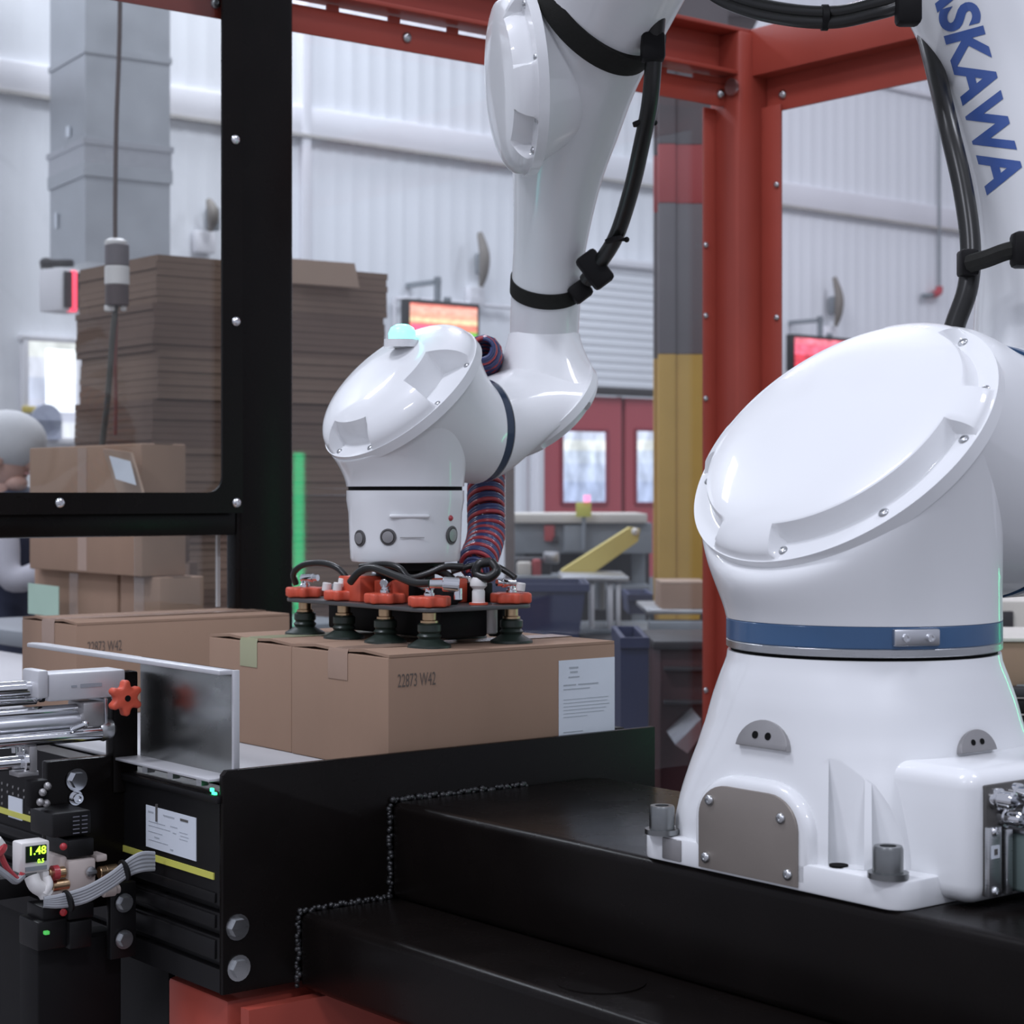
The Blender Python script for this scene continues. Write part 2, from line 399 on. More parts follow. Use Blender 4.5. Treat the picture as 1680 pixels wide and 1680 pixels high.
leaf(1, 872, 1012, 913, 988)
leaf(4, 1019, 1158, 1034, 1110)
mb = MB(); mb.box(QW+AW*wall_t(1015.5)+NW*.0+UP*1.03, .03, .03, 2.06, AW, NW, UP); structure(obj('trim_1', mb, mat('dark_seal', (.05, .045, .045)), None))
# bright window at the far end
w1 = thing('window_1', None, None, wallpt(78, 640), kind='structure')
p0, p1 = wallpt(34, 722), wallpt(123, 560); tw0, tw1 = wall_t(34), wall_t(123)
M_WIN = screen_mat('daylit_opening', [(0, (.86, .88, 1.0)), (.18, (.66, .68, .86)), (.4, (.66, .70, .90)), (.62, (.82, .84, 1.0)), (.82, (.95, .97, 1.0))], .85, nscale=2.2, contrast=.25)
mb = MB(); mb.box(QW+AW*((tw0+tw1)/2)+NW*.03+UP*((p0.z+p1.z)/2), tw1-tw0, .02, p1.z-p0.z, AW, NW, UP); obj('pane', mb, M_WIN, w1)
mb = MB()
for (s, z, w, h) in (((tw0+tw1)/2, p0.z, tw1-tw0+.06, .03), ((tw0+tw1)/2, p1.z, tw1-tw0+.06, .03), (tw0, (p0.z+p1.z)/2, .03, p1.z-p0.z), (tw1, (p0.z+p1.z)/2, .03, p1.z-p0.z)):
    mb.box(QW+AW*s+NW*.04+UP*z, w, .05, h, AW, NW, UP, bev=.005)
obj('window_frame', mb, M_TRIMW, w1)
mb = MB(); mb.box(QW+AW*(tw1-.11)+NW*.045+UP*((p0.z+p1.z)/2+.05), .16, .02, (p1.z-p0.z)*.62, AW, NW, UP); obj('lit_panel', mb, mat('lit_panel', (.9, .93, 1), .5, emit=(.95, .98, 1), estr=.95, noise=.02), w1)
mb = MB(); c = wallpt(70, 690, .05); mb.cyl(c-NW*.0, c+NW*.05, .085, n=32); mb.box(c+UP*-.05+NW*.025, .17, .05, .1, AW, NW, UP)
obj('seen_drum', mb, mat('grey_drum', (.42, .45, .56), .5, noise=.1), w1)
mb = MB(); mb.box(wallpt(50, 672, .07), .09, .02, .035, AW, NW, UP, bev=.004); obj('seen_marker', mb, M_YELG, w1)
# building column: yellow foot, grey shaft, red band
cc = P(1132, 900, 7.0); cc.z = 0
col = thing('column', None, None, cc, kind='structure')
def zy(y, d): return ZC-(y-HY)/F*d
def ibeam(z0, z1):
    mb = MB(); c = cc+UP*((z0+z1)/2); h = z1-z0; X = V((1, 0, 0)); Y = V((0, 1, 0))
    for s in (-1, 1): mb.box(c+Y*(s*.11), .25, .024, h, X, Y, UP, bev=.004)
    mb.box(c, .02, .22, h, X, Y, UP)
    mb.box(c+X*-.095+Y*-.13, .062, .02, h, X, Y, UP, bev=.004)
    return mb
zs = [0, zy(585, 7), zy(342, 7), zy(247, 7), 6.8]
for z0, z1, m in zip(zs[:-1], zs[1:], (M_YELP, M_GREYC, M_REDC, M_GREYC)): obj('shaft', ibeam(z0, z1), m, col)

# ------------------------------------------------------------------ fixtures on and near the wall
def monitor(px0, px1, py0, py1, off, smat, label, mount=True):
    p = [wallpt(px0, py0, off), wallpt(px1, py1, off)]
    t0, t1 = wall_t(px0, off), wall_t(px1, off); z1 = wallpt((px0+px1)/2, py0, off).z; z0 = wallpt((px0+px1)/2, py1, off).z
    c = QW+NW*off+AW*((t0+t1)/2); o = thing('wall_monitor', label, 'monitor', c+UP*z0, 'andon screens')
    c = c+UP*((z0+z1)/2); w = t1-t0; h = z1-z0
    mb = MB(); mb.box(c-NW*.03, w, .06, h, AW, NW, UP, bev=.006); obj('housing', mb, mat('dark_bezel', (.03, .03, .03), .5, noise=.1), o)
    mb = MB(); mb.box(c+NW*.003, w-.05, .008, h-.05, AW, NW, UP); obj('screen', mb, smat, o)
    mb = MB(); mb.box(c-NW*.06+UP*(h/2+.05), .03, .03, .2, AW, NW, UP); mb.box(c-NW*((off-.0)/2+.03)+UP*(h/2+.12), .03, off-.02, .03, AW, NW, UP)
    obj('bracket', mb, M_GREY, o)
    mb = MB(); mb.box(c-NW*.035+UP*(h/2+.015)+AW*(w*.1), .04, .03, .03, AW, NW, UP, bev=.004); obj('camera_stub', mb, M_GREY, o)
    return o, c, w, h
SM1 = screen_mat('status_rows_orange', [(0, (.05, .05, .05)), (.05, (.18, .55, .08)), (.2, (.95, .28, .20)), (.42, (1, .75, .45)), (.56, (1, .45, .32)), (.72, (1, .50, .40)), (.93, (.9, .2, .15))], .95, 9, .2)
o, c, w, h = monitor(667, 787, 494, 560, .35, SM1, 'wall monitor with orange rows and a green cell beside the forearm')
mb = MB(); mb.box(c+NW*.009+AW*(-w*.24)+UP*(-h*.27), w*.42, .004, h*.30, AW, NW, UP); obj('pink_field', mb, mat('pink_field', (.8, .1, .2), .5, emit=(1, .12, .22), estr=.75, noise=.05), o)
mb = MB(); mb.box(c+NW*.010+AW*(.02*w)+UP*(-h*.2), w*.13, .004, h*.15, AW, NW, UP); obj('dark_field', mb, M_DGREY, o)
SM2 = screen_mat('status_rows_red', [(0, (.75, .06, .10)), (.45, (1, .16, .26)), (.8, (1, .22, .30))], .8, 7, .4)
monitor(1300, 1410, 552, 612, .35, SM2, 'wall monitor glowing red just behind the white shoulder dome')
# red numeral sign seen nearly edge-on below the duct
so = thing('numeral_sign', 'small red glowing numeral sign under the grey duct', 'sign', P(108, 512, 8.6))
mb = MB(); X = V((.55, .83, 0)).normalized(); Y = V((X.y, -X.x, 0))
mb.box(P(104, 478, 8.6), .16, .14, .19, X, Y, UP, bev=.006); obj('case', mb, M_TRIMW, so)
mb = MB(); mb.box(P(104, 478, 8.6)+Y*.075+X*.0, .13, .006, .16, X, Y, UP); obj('face', mb, M_DGREY, so)
text('numeral', '3', .19, P(104, 478, 8.6)+Y*.082, -X if False else X*-1, UP, mat('red_numeral', (.8, .05, .1), .5, emit=(1, .10, .16), estr=1.4, noise=.02), so, offset=.006) if False else None
mb = MB(); mb.box(P(117, 478, 8.55), .05, .02, .185, V((1, 0, 0)), V((0, 1, 0)), UP, bev=.008)
obj('numeral', mb, mat('red_numeral', (.8, .05, .1), .5, emit=(1, .07, .13), estr=1.2, noise=.02), so)
mb = MB(); mb.tube([P(75, 430, 8.9), P(84, 470, 8.8), P(98, 505, 8.7)], .03, n=8); mb.box(P(95, 432, 8.8), .14, .05, .03, bev=.004); obj('arm', mb, M_DGREY, so)
# levers / hooks on the wall
for (px, y0, y1, lab) in ((787, 382, 470, 'dark lever bracket on the white wall above the orange monitor'), (1369, 455, 535, 'dark lever bracket on the white wall above the red-lit monitor'), (342, 328, 378, 'dark lever bracket on the white wall beside the grey duct')):
    o = thing('wall_lever', lab, 'bracket', wallpt(px, y1, .0), 'wall levers')
    a, b = wallpt(px, y0, .1), wallpt(px+2, y1, .1)
    mb = MB(); mb.tube([a, a.lerp(b, .4)+NW*.04, a.lerp(b, .75)+NW*.03, b], lambda f: .016+.018*math.sin(PI*min(1, f*1.1)), n=8); obj('lever', mb, mat('lever_grey', (.20, .18, .16), .6, noise=.2), o)
    mb = MB(); c = a.lerp(b, .55)+AW*.06-NW*.06; mb.box(c, .07, .05, .13, AW, NW, UP, bev=.01); obj('hook', mb, M_GREY, o)
    mb = MB(); c = b-UP*.06-NW*.06; mb.box(c, .12, .06, .12, AW, NW, UP, bev=.008); obj('wall_plate', mb, M_TRIMW, o)
# conduits on the wall
def pipe(px, y0, y1, lab, r=.012, m=M_GREY):
    o = thing('wall_conduit', lab, 'pipe', wallpt(px, y1, .0))
    mb = MB(); mb.cyl(wallpt(px, y1, .05), wallpt(px, y0, .05), r, n=10); obj('pipe', mb, m, o)
    return o
o = pipe(1541, -60, 472, 'thin dark conduit with red elbow running down the white wall')
mb = MB(); mb.tube([wallpt(1541, 470, .05), wallpt(1540, 480, .05), wallpt(1530, 483, .05)], .028, n=8); obj('elbow', mb, M_REDD, o)
mb = MB(); mb.cyl(wallpt(1531, 483, .05), wallpt(1513, 486, .05), .02, n=8); obj('nozzle', mb, M_GREY, o)
o = pipe(648, 487, 640, 'short pale cable conduit left of the orange monitor', .012, M_TRIMW)
mb = MB(); mb.tube([wallpt(648, 490, .05), wallpt(700, 492, .06), wallpt(840, 505, .05)], .012, n=8); obj('cable', mb, M_TRIMW, o)

# ventilation duct
du = thing('air_duct', 'grey galvanised air duct hanging before the white wall', 'duct', P(180, 410, 9.0))
dc = P(180, 200, 9.0)
DX = V((math.cos(math.radians(18)), math.sin(math.radians(18)), 0)); DY = V((-DX.y, DX.x, 0))
def ductseg(y0, y1, w, dpt, name='duct_section', m=M_DUCT, off=V((0, 0, 0))):
    z0, z1 = zy(y1, 9.0), zy(y0, 9.0); mb = MB()
    mb.box(V((dc.x, dc.y, (z0+z1)/2))+off, w, dpt, z1-z0, DX, DY, UP, bev=.006); return obj(name, mb, m, du)
DX = V((.93, -.37, 0)).normalized(); DX = V((math.cos(math.radians(-62)), math.sin(math.radians(-62)), 0))
AXD = V((.50, -.866, 0)); AYD = V((.84, .54, 0)).normalized()
def duct2(y0, y1, k, name='duct_section', m=M_DUCT, proud=0.0):
    # corner at px 140; left face to px 82, right face to px 278
    c0 = P(140, 300, 9.0); l = P(82, 300, 9.45); r = P(279, 300, 9.25)
    z0, z1 = zy(y1, 9.0), zy(y0, 9.0)
    X = V((r.x-c0.x, r.y-c0.y, 0)); Yv = V((l.x-c0.x, l.y-c0.y, 0))
    c0 = V((c0.x, c0.y, 0))-(X.normalized()+Yv.normalized())*proud
    X = X*k+X.normalized()*2*proud; Yv = Yv+Yv.normalized()*2*proud
    pts = [c0, c0+X, c0+X+Yv, c0+Yv]
    mb = MB(); mb.loft([[V((p.x, p.y, z0)) for p in pts], [V((p.x, p.y, z1)) for p in pts]])
    return obj(name, mb, m, du, sharp=20)
duct2(-260, 78, 1.0); duct2(84, 228, 1.0); duct2(286, 430, 1.0); duct2(-266, -258, 1.0, 'flange', M_ALU, .02); duct2(76, 86, 1.0, 'flange', M_DUCT, .008); duct2(226, 236, 1.0, 'flange', M_ALU, .015)
duct2(234, 268, 1.0, 'bright_collar', M_ALU, .006); duct2(266, 288, 1.0, 'flange', M_DUCT, .01)
for (x, y, w, h) in ((115, 216, .035, .05), (95, 362, .022, .075)):
    mb = MB(); c0 = P(140, 300, 9.0); l = P(82, 300, 9.45); f = (140-x)/58; q = c0.lerp(l, f); Xd = (l-c0).normalized()
    nd = Xd.cross(UP); nd = nd if nd.y < 0 else -nd
    mb.box(V((q.x, q.y, zy(y, q.y)))+nd*.008, w*1.4, .006, h, Xd, nd, UP); obj('duct_sticker', mb, M_PAPER, du)
# top bundle above the red corner
o = thing('roof_duct', 'grey wrapped duct high above the red frame corner', 'duct', P(1165, 60, 8.5))
mb = MB(); mb.box(P(1165, -60, 8.5), .40, .5, .60, bev=.03)
obj('duct_body', mb, M_GREYC, o)
for k in range(4):
    mb = MB(); mb.box(P(1165, -180+k*80, 8.22), .44, .06, .03, bev=.006); obj('wrap_band', mb, M_GREY, o)

# hanging pendant on its cable
hp = thing('hanging_pendant', 'grey and white banded pendant hanging on a cable left of the black post', 'pendant', P(190, 512, 5.4))
d = 5.4
mb = MB(); mb.tube([P(198, -120, d), P(196, 60, d), P(191, 200, d), P(189, 330, d), P(189, 395, d)], .0065, n=8); obj('cable', mb, mat('brown_cable', (.10, .075, .07), .5, noise=.2), hp)
mb = MB(); mb.lathe([(.012, 0), (.03, .0), (.032, .02), (.02, .028)], P(190, 408, d), UP, 20); obj('cap', mb, M_PLW, hp)
def seg(y0, y1, r, m, name):
    mb = MB(); mb.cyl(P(192, y1, d), P(192, y0, d), r, n=24, bev=.003); obj(name, mb, m, hp)
seg(401, 437, .034, mat('pendant_grey', (.16, .14, .15), .5, noise=.1), 'upper_band'); seg(437, 468, .0345, M_PLW, 'white_band'); seg(468, 502, .033, mat('pendant_dark', (.09, .065, .065), .5, noise=.1), 'lower_band')
mb = MB(); mb.box(P(181, 506, d), .03, .03, .018, bev=.004); mb.box(P(203, 506, d), .014, .02, .016, bev=.004); obj('end_clip', mb, M_PLW, hp)
mb = MB(); mb.tube([P(190, 500, d), P(184, 560, d), P(176, 660, d), P(163, 760, d), P(153, 830, d-.2), P(138, 910, d-.3), P(120, 985, d-.4), P(110, 1040, d-.4)], .0085, n=8); obj('lower_cable', mb, mat('olive_cable', (.07, .065, .055), .5, noise=.2), hp)
mb = MB(); mb.tube([P(191, 500, d+.1), P(189, 600, d+.1), P(190, 650, d+.1), P(189, 714, d+.1)], .0055, n=8); obj('red_cord', mb, mat('dark_red_cord', (.16, .05, .04), .5, noise=.2), hp)
# ------------------------------------------------------------------ red frame of the cell
VF = 1.10                                   # plane of the rear guard, v
t_red = tpx(1212, VF)
def redpt(t, dv, z): return Q+A*t+B*(VF+dv)+UP*z
rc = redpt(t_red, 0, 0)
drc = rc.y
rf = thing('red_guard_frame', 'red painted steel guard frame with corner post behind the robot', 'guard frame', V((rc.x, rc.y, 0)))
def zr(y): return ZC-(y-HY)/F*drc
zt, zm, zl, zbm = zr(58), zr(128), zr(140), zr(180)
mb = MB(); mb.box(rc+UP*(zt/2), .10, .10, zt, A, B, UP, bev=.012); obj('corner_post', mb, M_RED, rf)
for nm, d0, ax, o0 in (('post_flange', A, A, -1), ('post_flange', B, B, -1)):
    mb = MB(); c = rc+ax*(-.058 if ax is A else -.075)+(B if ax is A else A)*(.03)
    mb.box(c+UP*(zbm/2), .06 if ax is A else .008, .008 if ax is A else .07, zbm, A, B, UP, bev=.002); obj(nm, mb, M_RED, rf)
# left beam (runs towards the viewer along -A): channel plus slotted panel bar
Lb = 2.1
mb = MB()
mb.box(rc-A*(Lb/2)+B*.02+UP*((zt+zm)/2), Lb, .008, zt-zm, A, B, UP)
mb.box(rc-A*(Lb/2)-B*.01+UP*zm, Lb, .07, .010, A, B, UP, bev=.002)
mb.box(rc-A*(Lb/2)-B*.01+UP*zt, Lb, .07, .010, A, B, UP, bev=.002)
obj('channel_beam', mb, M_RED, rf)
mb = MB(); hb = zm-.012-zbm; zc_ = (zm-.012+zbm)/2
mb.box(rc-A*(Lb/2)-B*.0+UP*(zc_-.004), Lb, .006, hb-.008, A, B, UP, bev=.001)
x = .05; k = 0
while x < Lb:
    mb.box(rc-A*(x)-B*.0+UP*(zc_+hb*.5-.003), .028 if k else .2, .006, .014, A, B, UP); x += .15 if k else .2; k += 1
obj('slotted_bar', mb, M_RED, rf)
for s in (.045, .50, .95, 1.4):
    roundhead(rf, 'screw', rc-A*(s+.02)-B*.004+UP*(zbm+.028), -B, .011)
# right beam (runs towards the viewer along -B)
Rb = 1.9
mb = MB()
mb.box(rc-B*(Rb/2)+UP*((zt+zm)/2+.0), .012, Rb, zt-zm+.01, A, B, UP, bev=.002)
mb.box(rc-B*(Rb/2)+A*.035+UP*(zt), .08, Rb, .01, A, B, UP, bev=.002)
obj('web_beam', mb, M_RED, rf)
mb = MB(); mb.box(rc-B*(Rb/2)+A*.05+UP*((zm+zbm)/2+.005), .008, Rb, zm-zbm+.03, A, B, UP); mb.box(rc-B*(Rb/2)+A*.025+UP*zm, .06, Rb, .008, A, B, UP)
obj('panel_bar', mb, M_RED, rf)
for s in (.10, .6, 1.1): roundhead(rf, 'screw', rc-B*s+A*.045+UP*((zm+zbm)/2-.012), -A, .011)
for y in (405, 520, 655, 800, 1130):
    roundhead(rf, 'screw', rc-A*.085+B*.024+UP*zr(y), -B, .0075)
for y in (310, 525, 700): roundhead(rf, 'screw', rc-B*.10+A*.024+UP*zr(y), -A, .0075)
mb = MB(); mb.cyl(rc-A*.055-B*.035+UP*zr(152), rc-A*.062-B*.035+UP*zr(152), .02, n=16); obj('rivet_nut', mb, M_STEEL, rf)
# rear clear panel hung on the red beam
PT0, PT1 = tpx(487, VF), t_red-.06
mb = MB(); mb.box(Q+A*((PT0+PT1)/2)+B*(VF+.035)+UP*((.78+zbm+.03)/2), PT1-PT0, .006, zbm+.03-.78, A, B, UP)
tag(obj('clear_panel', mb, M_PANE), 'clear plastic guard panel between the black post and the red post', 'panel')

# ------------------------------------------------------------------ black guard frame with clear panels at left
tb = tpx(432, VF)
bf = thing('black_guard_frame', 'black steel guard frame with clear panel left of the gripper', 'guard frame', V((Q.x+A.x*tb+B.x*VF, Q.y+A.y*tb+B.y*VF, 0)))
bp = Q+A*tb+B*VF
tL = tpx(-520, VF)
t_in = tpx(366, VF-.07); t_pr = tpx(487, VF-.05)
def zb(y, t): return ZC-(y-HY)/F*((Q+A*t+B*(VF-.07)).y)
# post: from px ~392 to 487
t0 = tpx(392, VF-.06); t1 = tpx(486, VF-.06)
mb = MB(); mb.box(Q+A*((t0+t1)/2)+B*(VF-.03)+UP*1.6, t1-t0, .045, 3.2, A, B, UP, bev=.010, seg=3); obj('post', mb, M_BLACK, bf)
mb = MB(); mb.box(Q+A*(tL)+B*(VF-.03)+UP*1.6, t1-t0, .045, 3.2, A, B, UP, bev=.010, seg=3); obj('post', mb, M_BLACK, bf)
# lower rail
z0, z1 = zb(880, .2), zb(838, .2)
mb = MB(); mb.box(Q+A*((tL+t0)/2)+B*(VF)+UP*((z0+z1)/2), t0-tL, .10, z1-z0, A, B, UP, bev=.005); obj('lower_rail', mb, M_BLACK, bf)
# panel border with rounded inner corner
mb = MB(); zi = zb(808, .3); zo = zb(842, .3); vo = VF-.062
def bord(px, y):
    t = tpx(px, vo); return (t, ZC-(y-HY)/F*((Q+A*t+B*vo).y))
inner = [(t_in, 3.2), (t_in, zi+.03)]
for k in range(1, 6):
    a = math.radians(90*k/5); inner.append((t_in-.03+.03*math.cos(a), zi+.03-.03*math.sin(a)))
inner += [(tL, zi)]
outer = [(tL, zo), (t0+.004, zo), (t0+.004, 3.2)]
mb.prism(inner+outer, Q+B*vo, A, UP, -B, .006); obj('panel_border', mb, M_BLACK, bf)
mb = MB(); mb.box(Q+A*((tL+t_in+.01)/2)+B*(vo+.012)+UP*((zi-.02+3.2)/2), t_in+.01-tL, .006, 3.2-zi+.02, A, B, UP); obj('clear_pane', mb, M_PANE2, bf)
for px, y in ((386, -70), (386, 230), (387, 528), (388, 825), (98, 825)):
    tt = tpx(px, vo-.006); roundhead(bf, 'screw', Q+A*tt+B*(vo-.006)+UP*(ZC-(y-HY)/F*((Q+A*tt+B*vo).y)), -B, .0095, M_CHROME)
# lower clear strip with bright edge, next to the post
tq0, tq1 = tpx(250, VF-.05), tpx(388, VF-.05)
zq0, zq1 = zb(1000, .35), z0-.002
mb = MB(); mb.box(Q+A*((tq0+tq1)/2)+B*(VF+.02)+UP*((zq0+zq1)/2), tq1-tq0, .005, zq1-zq0, A, B, UP); obj('lower_clear_pane', mb, M_PANE, bf)
mb = MB(); mb.box(Q+A*(tq1)+B*(VF+.02)+UP*((zq0+zq1)/2), .007, .006, zq1-zq0, A, B, UP); obj('pane_edge', mb, M_PLW, bf)

# ------------------------------------------------------------------ robot stand: welded black plate and beams
ZBM = -.419
st = thing('robot_stand', 'welded black steel stand carrying the white robot', 'stand', W(0, -.3, -1.42+.0))
st.location.z = 0
PT_L, PT_R = tpx(366, 0), tpx(1075, 0)
mb = MB(); mb.prism([(PT_L, -.640), (PT_R, -.640), (PT_R, -.3545), (PT_L+.006, -.3545), (PT_L, -.3605)], Q+UP*ZC, A, UP, B, .010, bev=.0015); obj('mounting_plate', mb, M_BLACK, st)
VE = -1.75
mb = MB(); mb.box(W(.19, VE/2, ZBM-.066), .38, -VE, .132, A, B, UP, bev=.012, seg=4); obj('upper_beam', mb, M_BLACK, st)
t_lo = tpx(489, 0)
mb = MB(); mb.box(W((t_lo+.38)/2, VE/2, ZBM-.130-.05), .38-t_lo, -VE, .10, A, B, UP, bev=.012, seg=4); obj('lower_beam', mb, M_BLACK, st)
# weld beads: rows of small overlapping ripples
def weld(pts, r=.0035, step=.0036):
    mb = MB(); pts = [V(p) for p in pts]
    for a, b in zip(pts[:-1], pts[1:]):
        L = (b-a).length; n = max(1, int(L/step))
        for i in range(n):
            p = a.lerp(b, i/n)+V((random.uniform(-1, 1), random.uniform(-1, 1), random.uniform(-1, 1)))*.0021
            mb.sphere(p, r*random.uniform(.8, 1.35), 8)
    o = obj('weld_bead', mb, mat('weld_black', (.02, .02, .021), .28, spec=.6, noise=.3, nscale=80), st, sharp=60); return o
weld([W(-.001, -.002, ZBM-.13), W(-.001, -.002, ZBM-.004), W(.004, -.002, ZBM+.001), W(.24, -.002, ZBM+.001)])
weld([W(t_lo-.001, -.002, ZBM-.225), W(t_lo-.001, -.002, ZBM-.135), W(t_lo+.004, -.002, ZBM-.129), W(-.002, -.002, ZBM-.129)])
for (px, y) in ((389, 1521), (391, 1588)):
    tt = tpx(px, 0); hexbolt(st, 'plate_bolt', W(tt, 0, -(y-HY)/F*(Q+A*tt).y), -B, .0125, .008, M_STEEL)
mb = MB(); mb.cyl(W(.085-.16, -.52, ZBM-.131), W(.085-.16, -.52, ZBM-.1285), .05, n=40); obj('cover_disc', mb, M_BLACK, st)
# right hand lower shelf of the stand in front of the connector panel
mb = MB(); mb.box(W(.62, -1.0, ZBM-.04), .42, .9, .06, A, B, UP, bev=.01, seg=3); mb.box(W(.62, -.9, ZBM-.012), .42, .5, .012, A, B, UP, bev=.004); obj('side_beam', mb, M_BLACK, st)
for (x, v) in ((.14, -.05), (.14, -1.55)):
    mb = MB(); mb.box(W(x, v-.05, 0)+UP*(-(ZC+0)+ (ZC-.66)/2), .16, .1, ZC-.66, A, B, UP, bev=.008); obj('leg', mb, M_BLACK, st)
# orange pedestal under the conveyor end
tA, vA = PT_L+.02, vpx(272, PT_L+.02)
pe = thing('conveyor_pedestal', 'orange red steel pedestal under the conveyor end', 'pedestal', W(tA+.16, vA/2, -ZC))
mb = MB(); mb.box(W(tA+.16, vA/2+.01, 0)+UP*(-ZC+(ZC-.655)/2), .32, vA-.03, ZC-.655, A, B, UP, bev=.006); obj('box_leg', mb, M_ORNG if False else M_RED, pe)
mb = MB(); mb.prism([(0, 0), (.30, 0), (.04, -.4), (0, -.4)], W(tA, -.03, -.656), A, UP, B, .02); obj('gusset', mb, M_RED, pe)

# ------------------------------------------------------------------ the robot
Tb, Vb = .18, -.68
C = Q+A*Tb+B*Vb                               # base axis
rb = thing('industrial_robot', 'glossy white six-axis robot arm with blue joint rings', 'robot arm', V((C.x, C.y, ZC+ZBM)))
def C_(u, w, dz): return C+A*u+B*w+UP*(ZC+dz)
# --- base casting (flared body cut by bolt pockets)
mb = MB(); rings = []
prof = [(0, .172, 5.5), (.05, .172, 5.2), (.075, .170, 4.6), (.10, .168, 3.9), (.13, .166, 3.1), (.16, .164, 2.6), (.19, .162, 2.3), (.215, .158, 2.1), (.230, .1545, 2.0), (.240, .153, 2.0)]
import bisect
def lerp_prof(z):
    for a, b in zip(prof[:-1], prof[1:]):
        if a[0] <= z <= b[0]:
            f = (z-a[0])/(b[0]-a[0]); return [a[i]+(b[i]-a[i])*f for i in range(3)]
    return prof[-1]
for k in range(30):
    z = .240*k/29; q = lerp_prof(z); rings.append(sup(C+UP*(ZC+ZBM+z), A, B, q[1], q[2]))
mb.loft(rings)
body = obj('tmp_body', mb, M_WHITE)
cutters = []
def cutter(K, e1, e2, l1, l2, z0):
    m = MB(); K = V((K.x, K.y, 0)); e1 = e1.normalized(); e2 = e2.normalized()
    pts = [K, K+e1*l1, K+e1*l1+e2*l2, K+e2*l2]
    m.loft([[V((p.x, p.y, z0)) for p in pts], [V((p.x, p.y, z0+.4)) for p in pts]])
    o = obj('tmp_cut', m, M_WHITE); cutters.append(o)
z0 = ZC+ZBM+.031
cutter(P(1430, 1448, 1.992), V((.9, -.45, 0)), V((-.17, -1, 0)), .2, .3, z0)
cutter(P(1360, 1396, 2.016), V((.85, -.55, 0)), V((-.22, -1, 0)), .040, .3, z0)
cutter(C+A*-.115+B*.145, -A, B, .2, .2, z0)
cutter(C+A*.125+B*.135, A, B, .2, .2, z0)
def boolean(o, cuts, op='DIFFERENCE'):
    for c in cuts:
        md = o.modifiers.new('b', 'BOOLEAN'); md.object = c; md.operation = op; md.solver = 'EXACT'
    dg = bpy.context.evaluated_depsgraph_get(); dg.update()
    me = bpy.data.meshes.new_from_object(o.evaluated_get(dg)); me.transform(Matrix.Translation(o.location))
    for c in cuts+[o]: bpy.data.objects.remove(c)
    return me
me = boolean(body, cutters)
base = obj('base_casting', None, M_WHITE, rb, sharp=30, mesh=me)
mb = MB(); mb.prism(rectpts(.36, .385, .022), C-B*.0125+UP*(ZC+ZBM), A, B, UP, .030, bev=.003); obj('base_foot', mb, M_WHITE, base)
bb = bvh_of(base)
for (px, d, y) in ((1457, 1.935, 1452), (1086, 2.185, 1380)):
    p = P(px, y, d); p.z = ZC+ZBM+.031; capbolt(rb, 'base_bolt', p, UP, .0155 if px > 1400 else .0145, .032, mat('dark_bolt_steel', (.26, .27, .27), .3, metal=1, noise=.15, nscale=60))
p = P(1376, 1400, 1.995); p.z = ZC+ZBM+.0315; mb = MB(); mb.cyl(p-UP*.001, p+UP*.001, .010, n=16); obj('bolt_hole', mb, M_DARK, rb)
# arched cover on the -A side
va, vb_ = vpx(1147, Tb-.182), vpx(1308, Tb-.182)
wv = va-vb_; vm = (va+vb_)/2; ha = .098
def arch(w, h, r1, r2, n=8):
    o = [(-w/2, 0)]
    for k in range(n+1):
        a = PI-PI/2*k/n; o.append((-w/2+r1+r1*math.cos(a), h-r2+r2*math.sin(a)))
    for k in range(n+1):
        a = PI/2-PI/2*k/n; o.append((w/2-r1+r1*math.cos(a), h-r2+r2*math.sin(a)))
    o.append((w/2, 0)); return o
mb = MB(); mb.prism(arch(wv+.030, ha+.012, .065, .055), W(Tb-.05, vm-.002, ZBM), -B, UP, -A, .130, bev=.010, seg=4); obj('cover_boss', mb, M_WHITE, base)
mb = MB(); mb.prism(arch(wv, ha-.004, .042, .036), W(Tb-.1795, vm, ZBM+.004), -B, UP, -A, .004, bev=.001); cp = obj('access_cover', mb, M_COVER, rb); cp['label'] = 'taupe metal cover plate'
for (x, z) in ((-wv/2+.012, .012), (wv/2-.012, .012), (-wv/2+.018, ha-.022), (wv/2-.022, ha-.028)):
    roundhead(rb, 'cover_screw', W(Tb-.1837, vm, ZBM+z+.004)+(-B)*x, -A, .0062, M_STEEL).parent = cp
mb = MB(); tt = vpx(1103, Tb-.18); mb.box(W(Tb-.180, tt, ZBM+.016), .004, .030, .024, A, B, UP, bev=.001); obj('leveling_pad', mb, M_LUG, rb)
# D-shaped lugs
for (px, py, s) in ((1254, 1228, 1.0), (1600, 1234, .78)):
    p, n = hit(bb, px, py)
    if p is None: continue
    nh = V((n.x, n.y, 0)).normalized(); n2 = (nh+UP*.25).normalized(); X, Y, Z = frame_from(n2)
    r = .038*s; poly = [(r*math.cos(PI*k/16), .8*r*math.sin(PI*k/16)) for k in range(17)]
    mb = MB(); mb.prism(poly, p-n2*.012, X, Y, n2, .0185, bev=.0008); lg = obj('lifting_lug', mb, M_LUG, rb)
    for s2 in (-.28, .22):
        mb = MB(); c = p+X*(r*s2)+Y*(r*.34)+n2*.0065; mb.cyl(c, c+n2*.0008, .0042*s, n=14); obj('lug_hole', mb, M_DARK, lg)
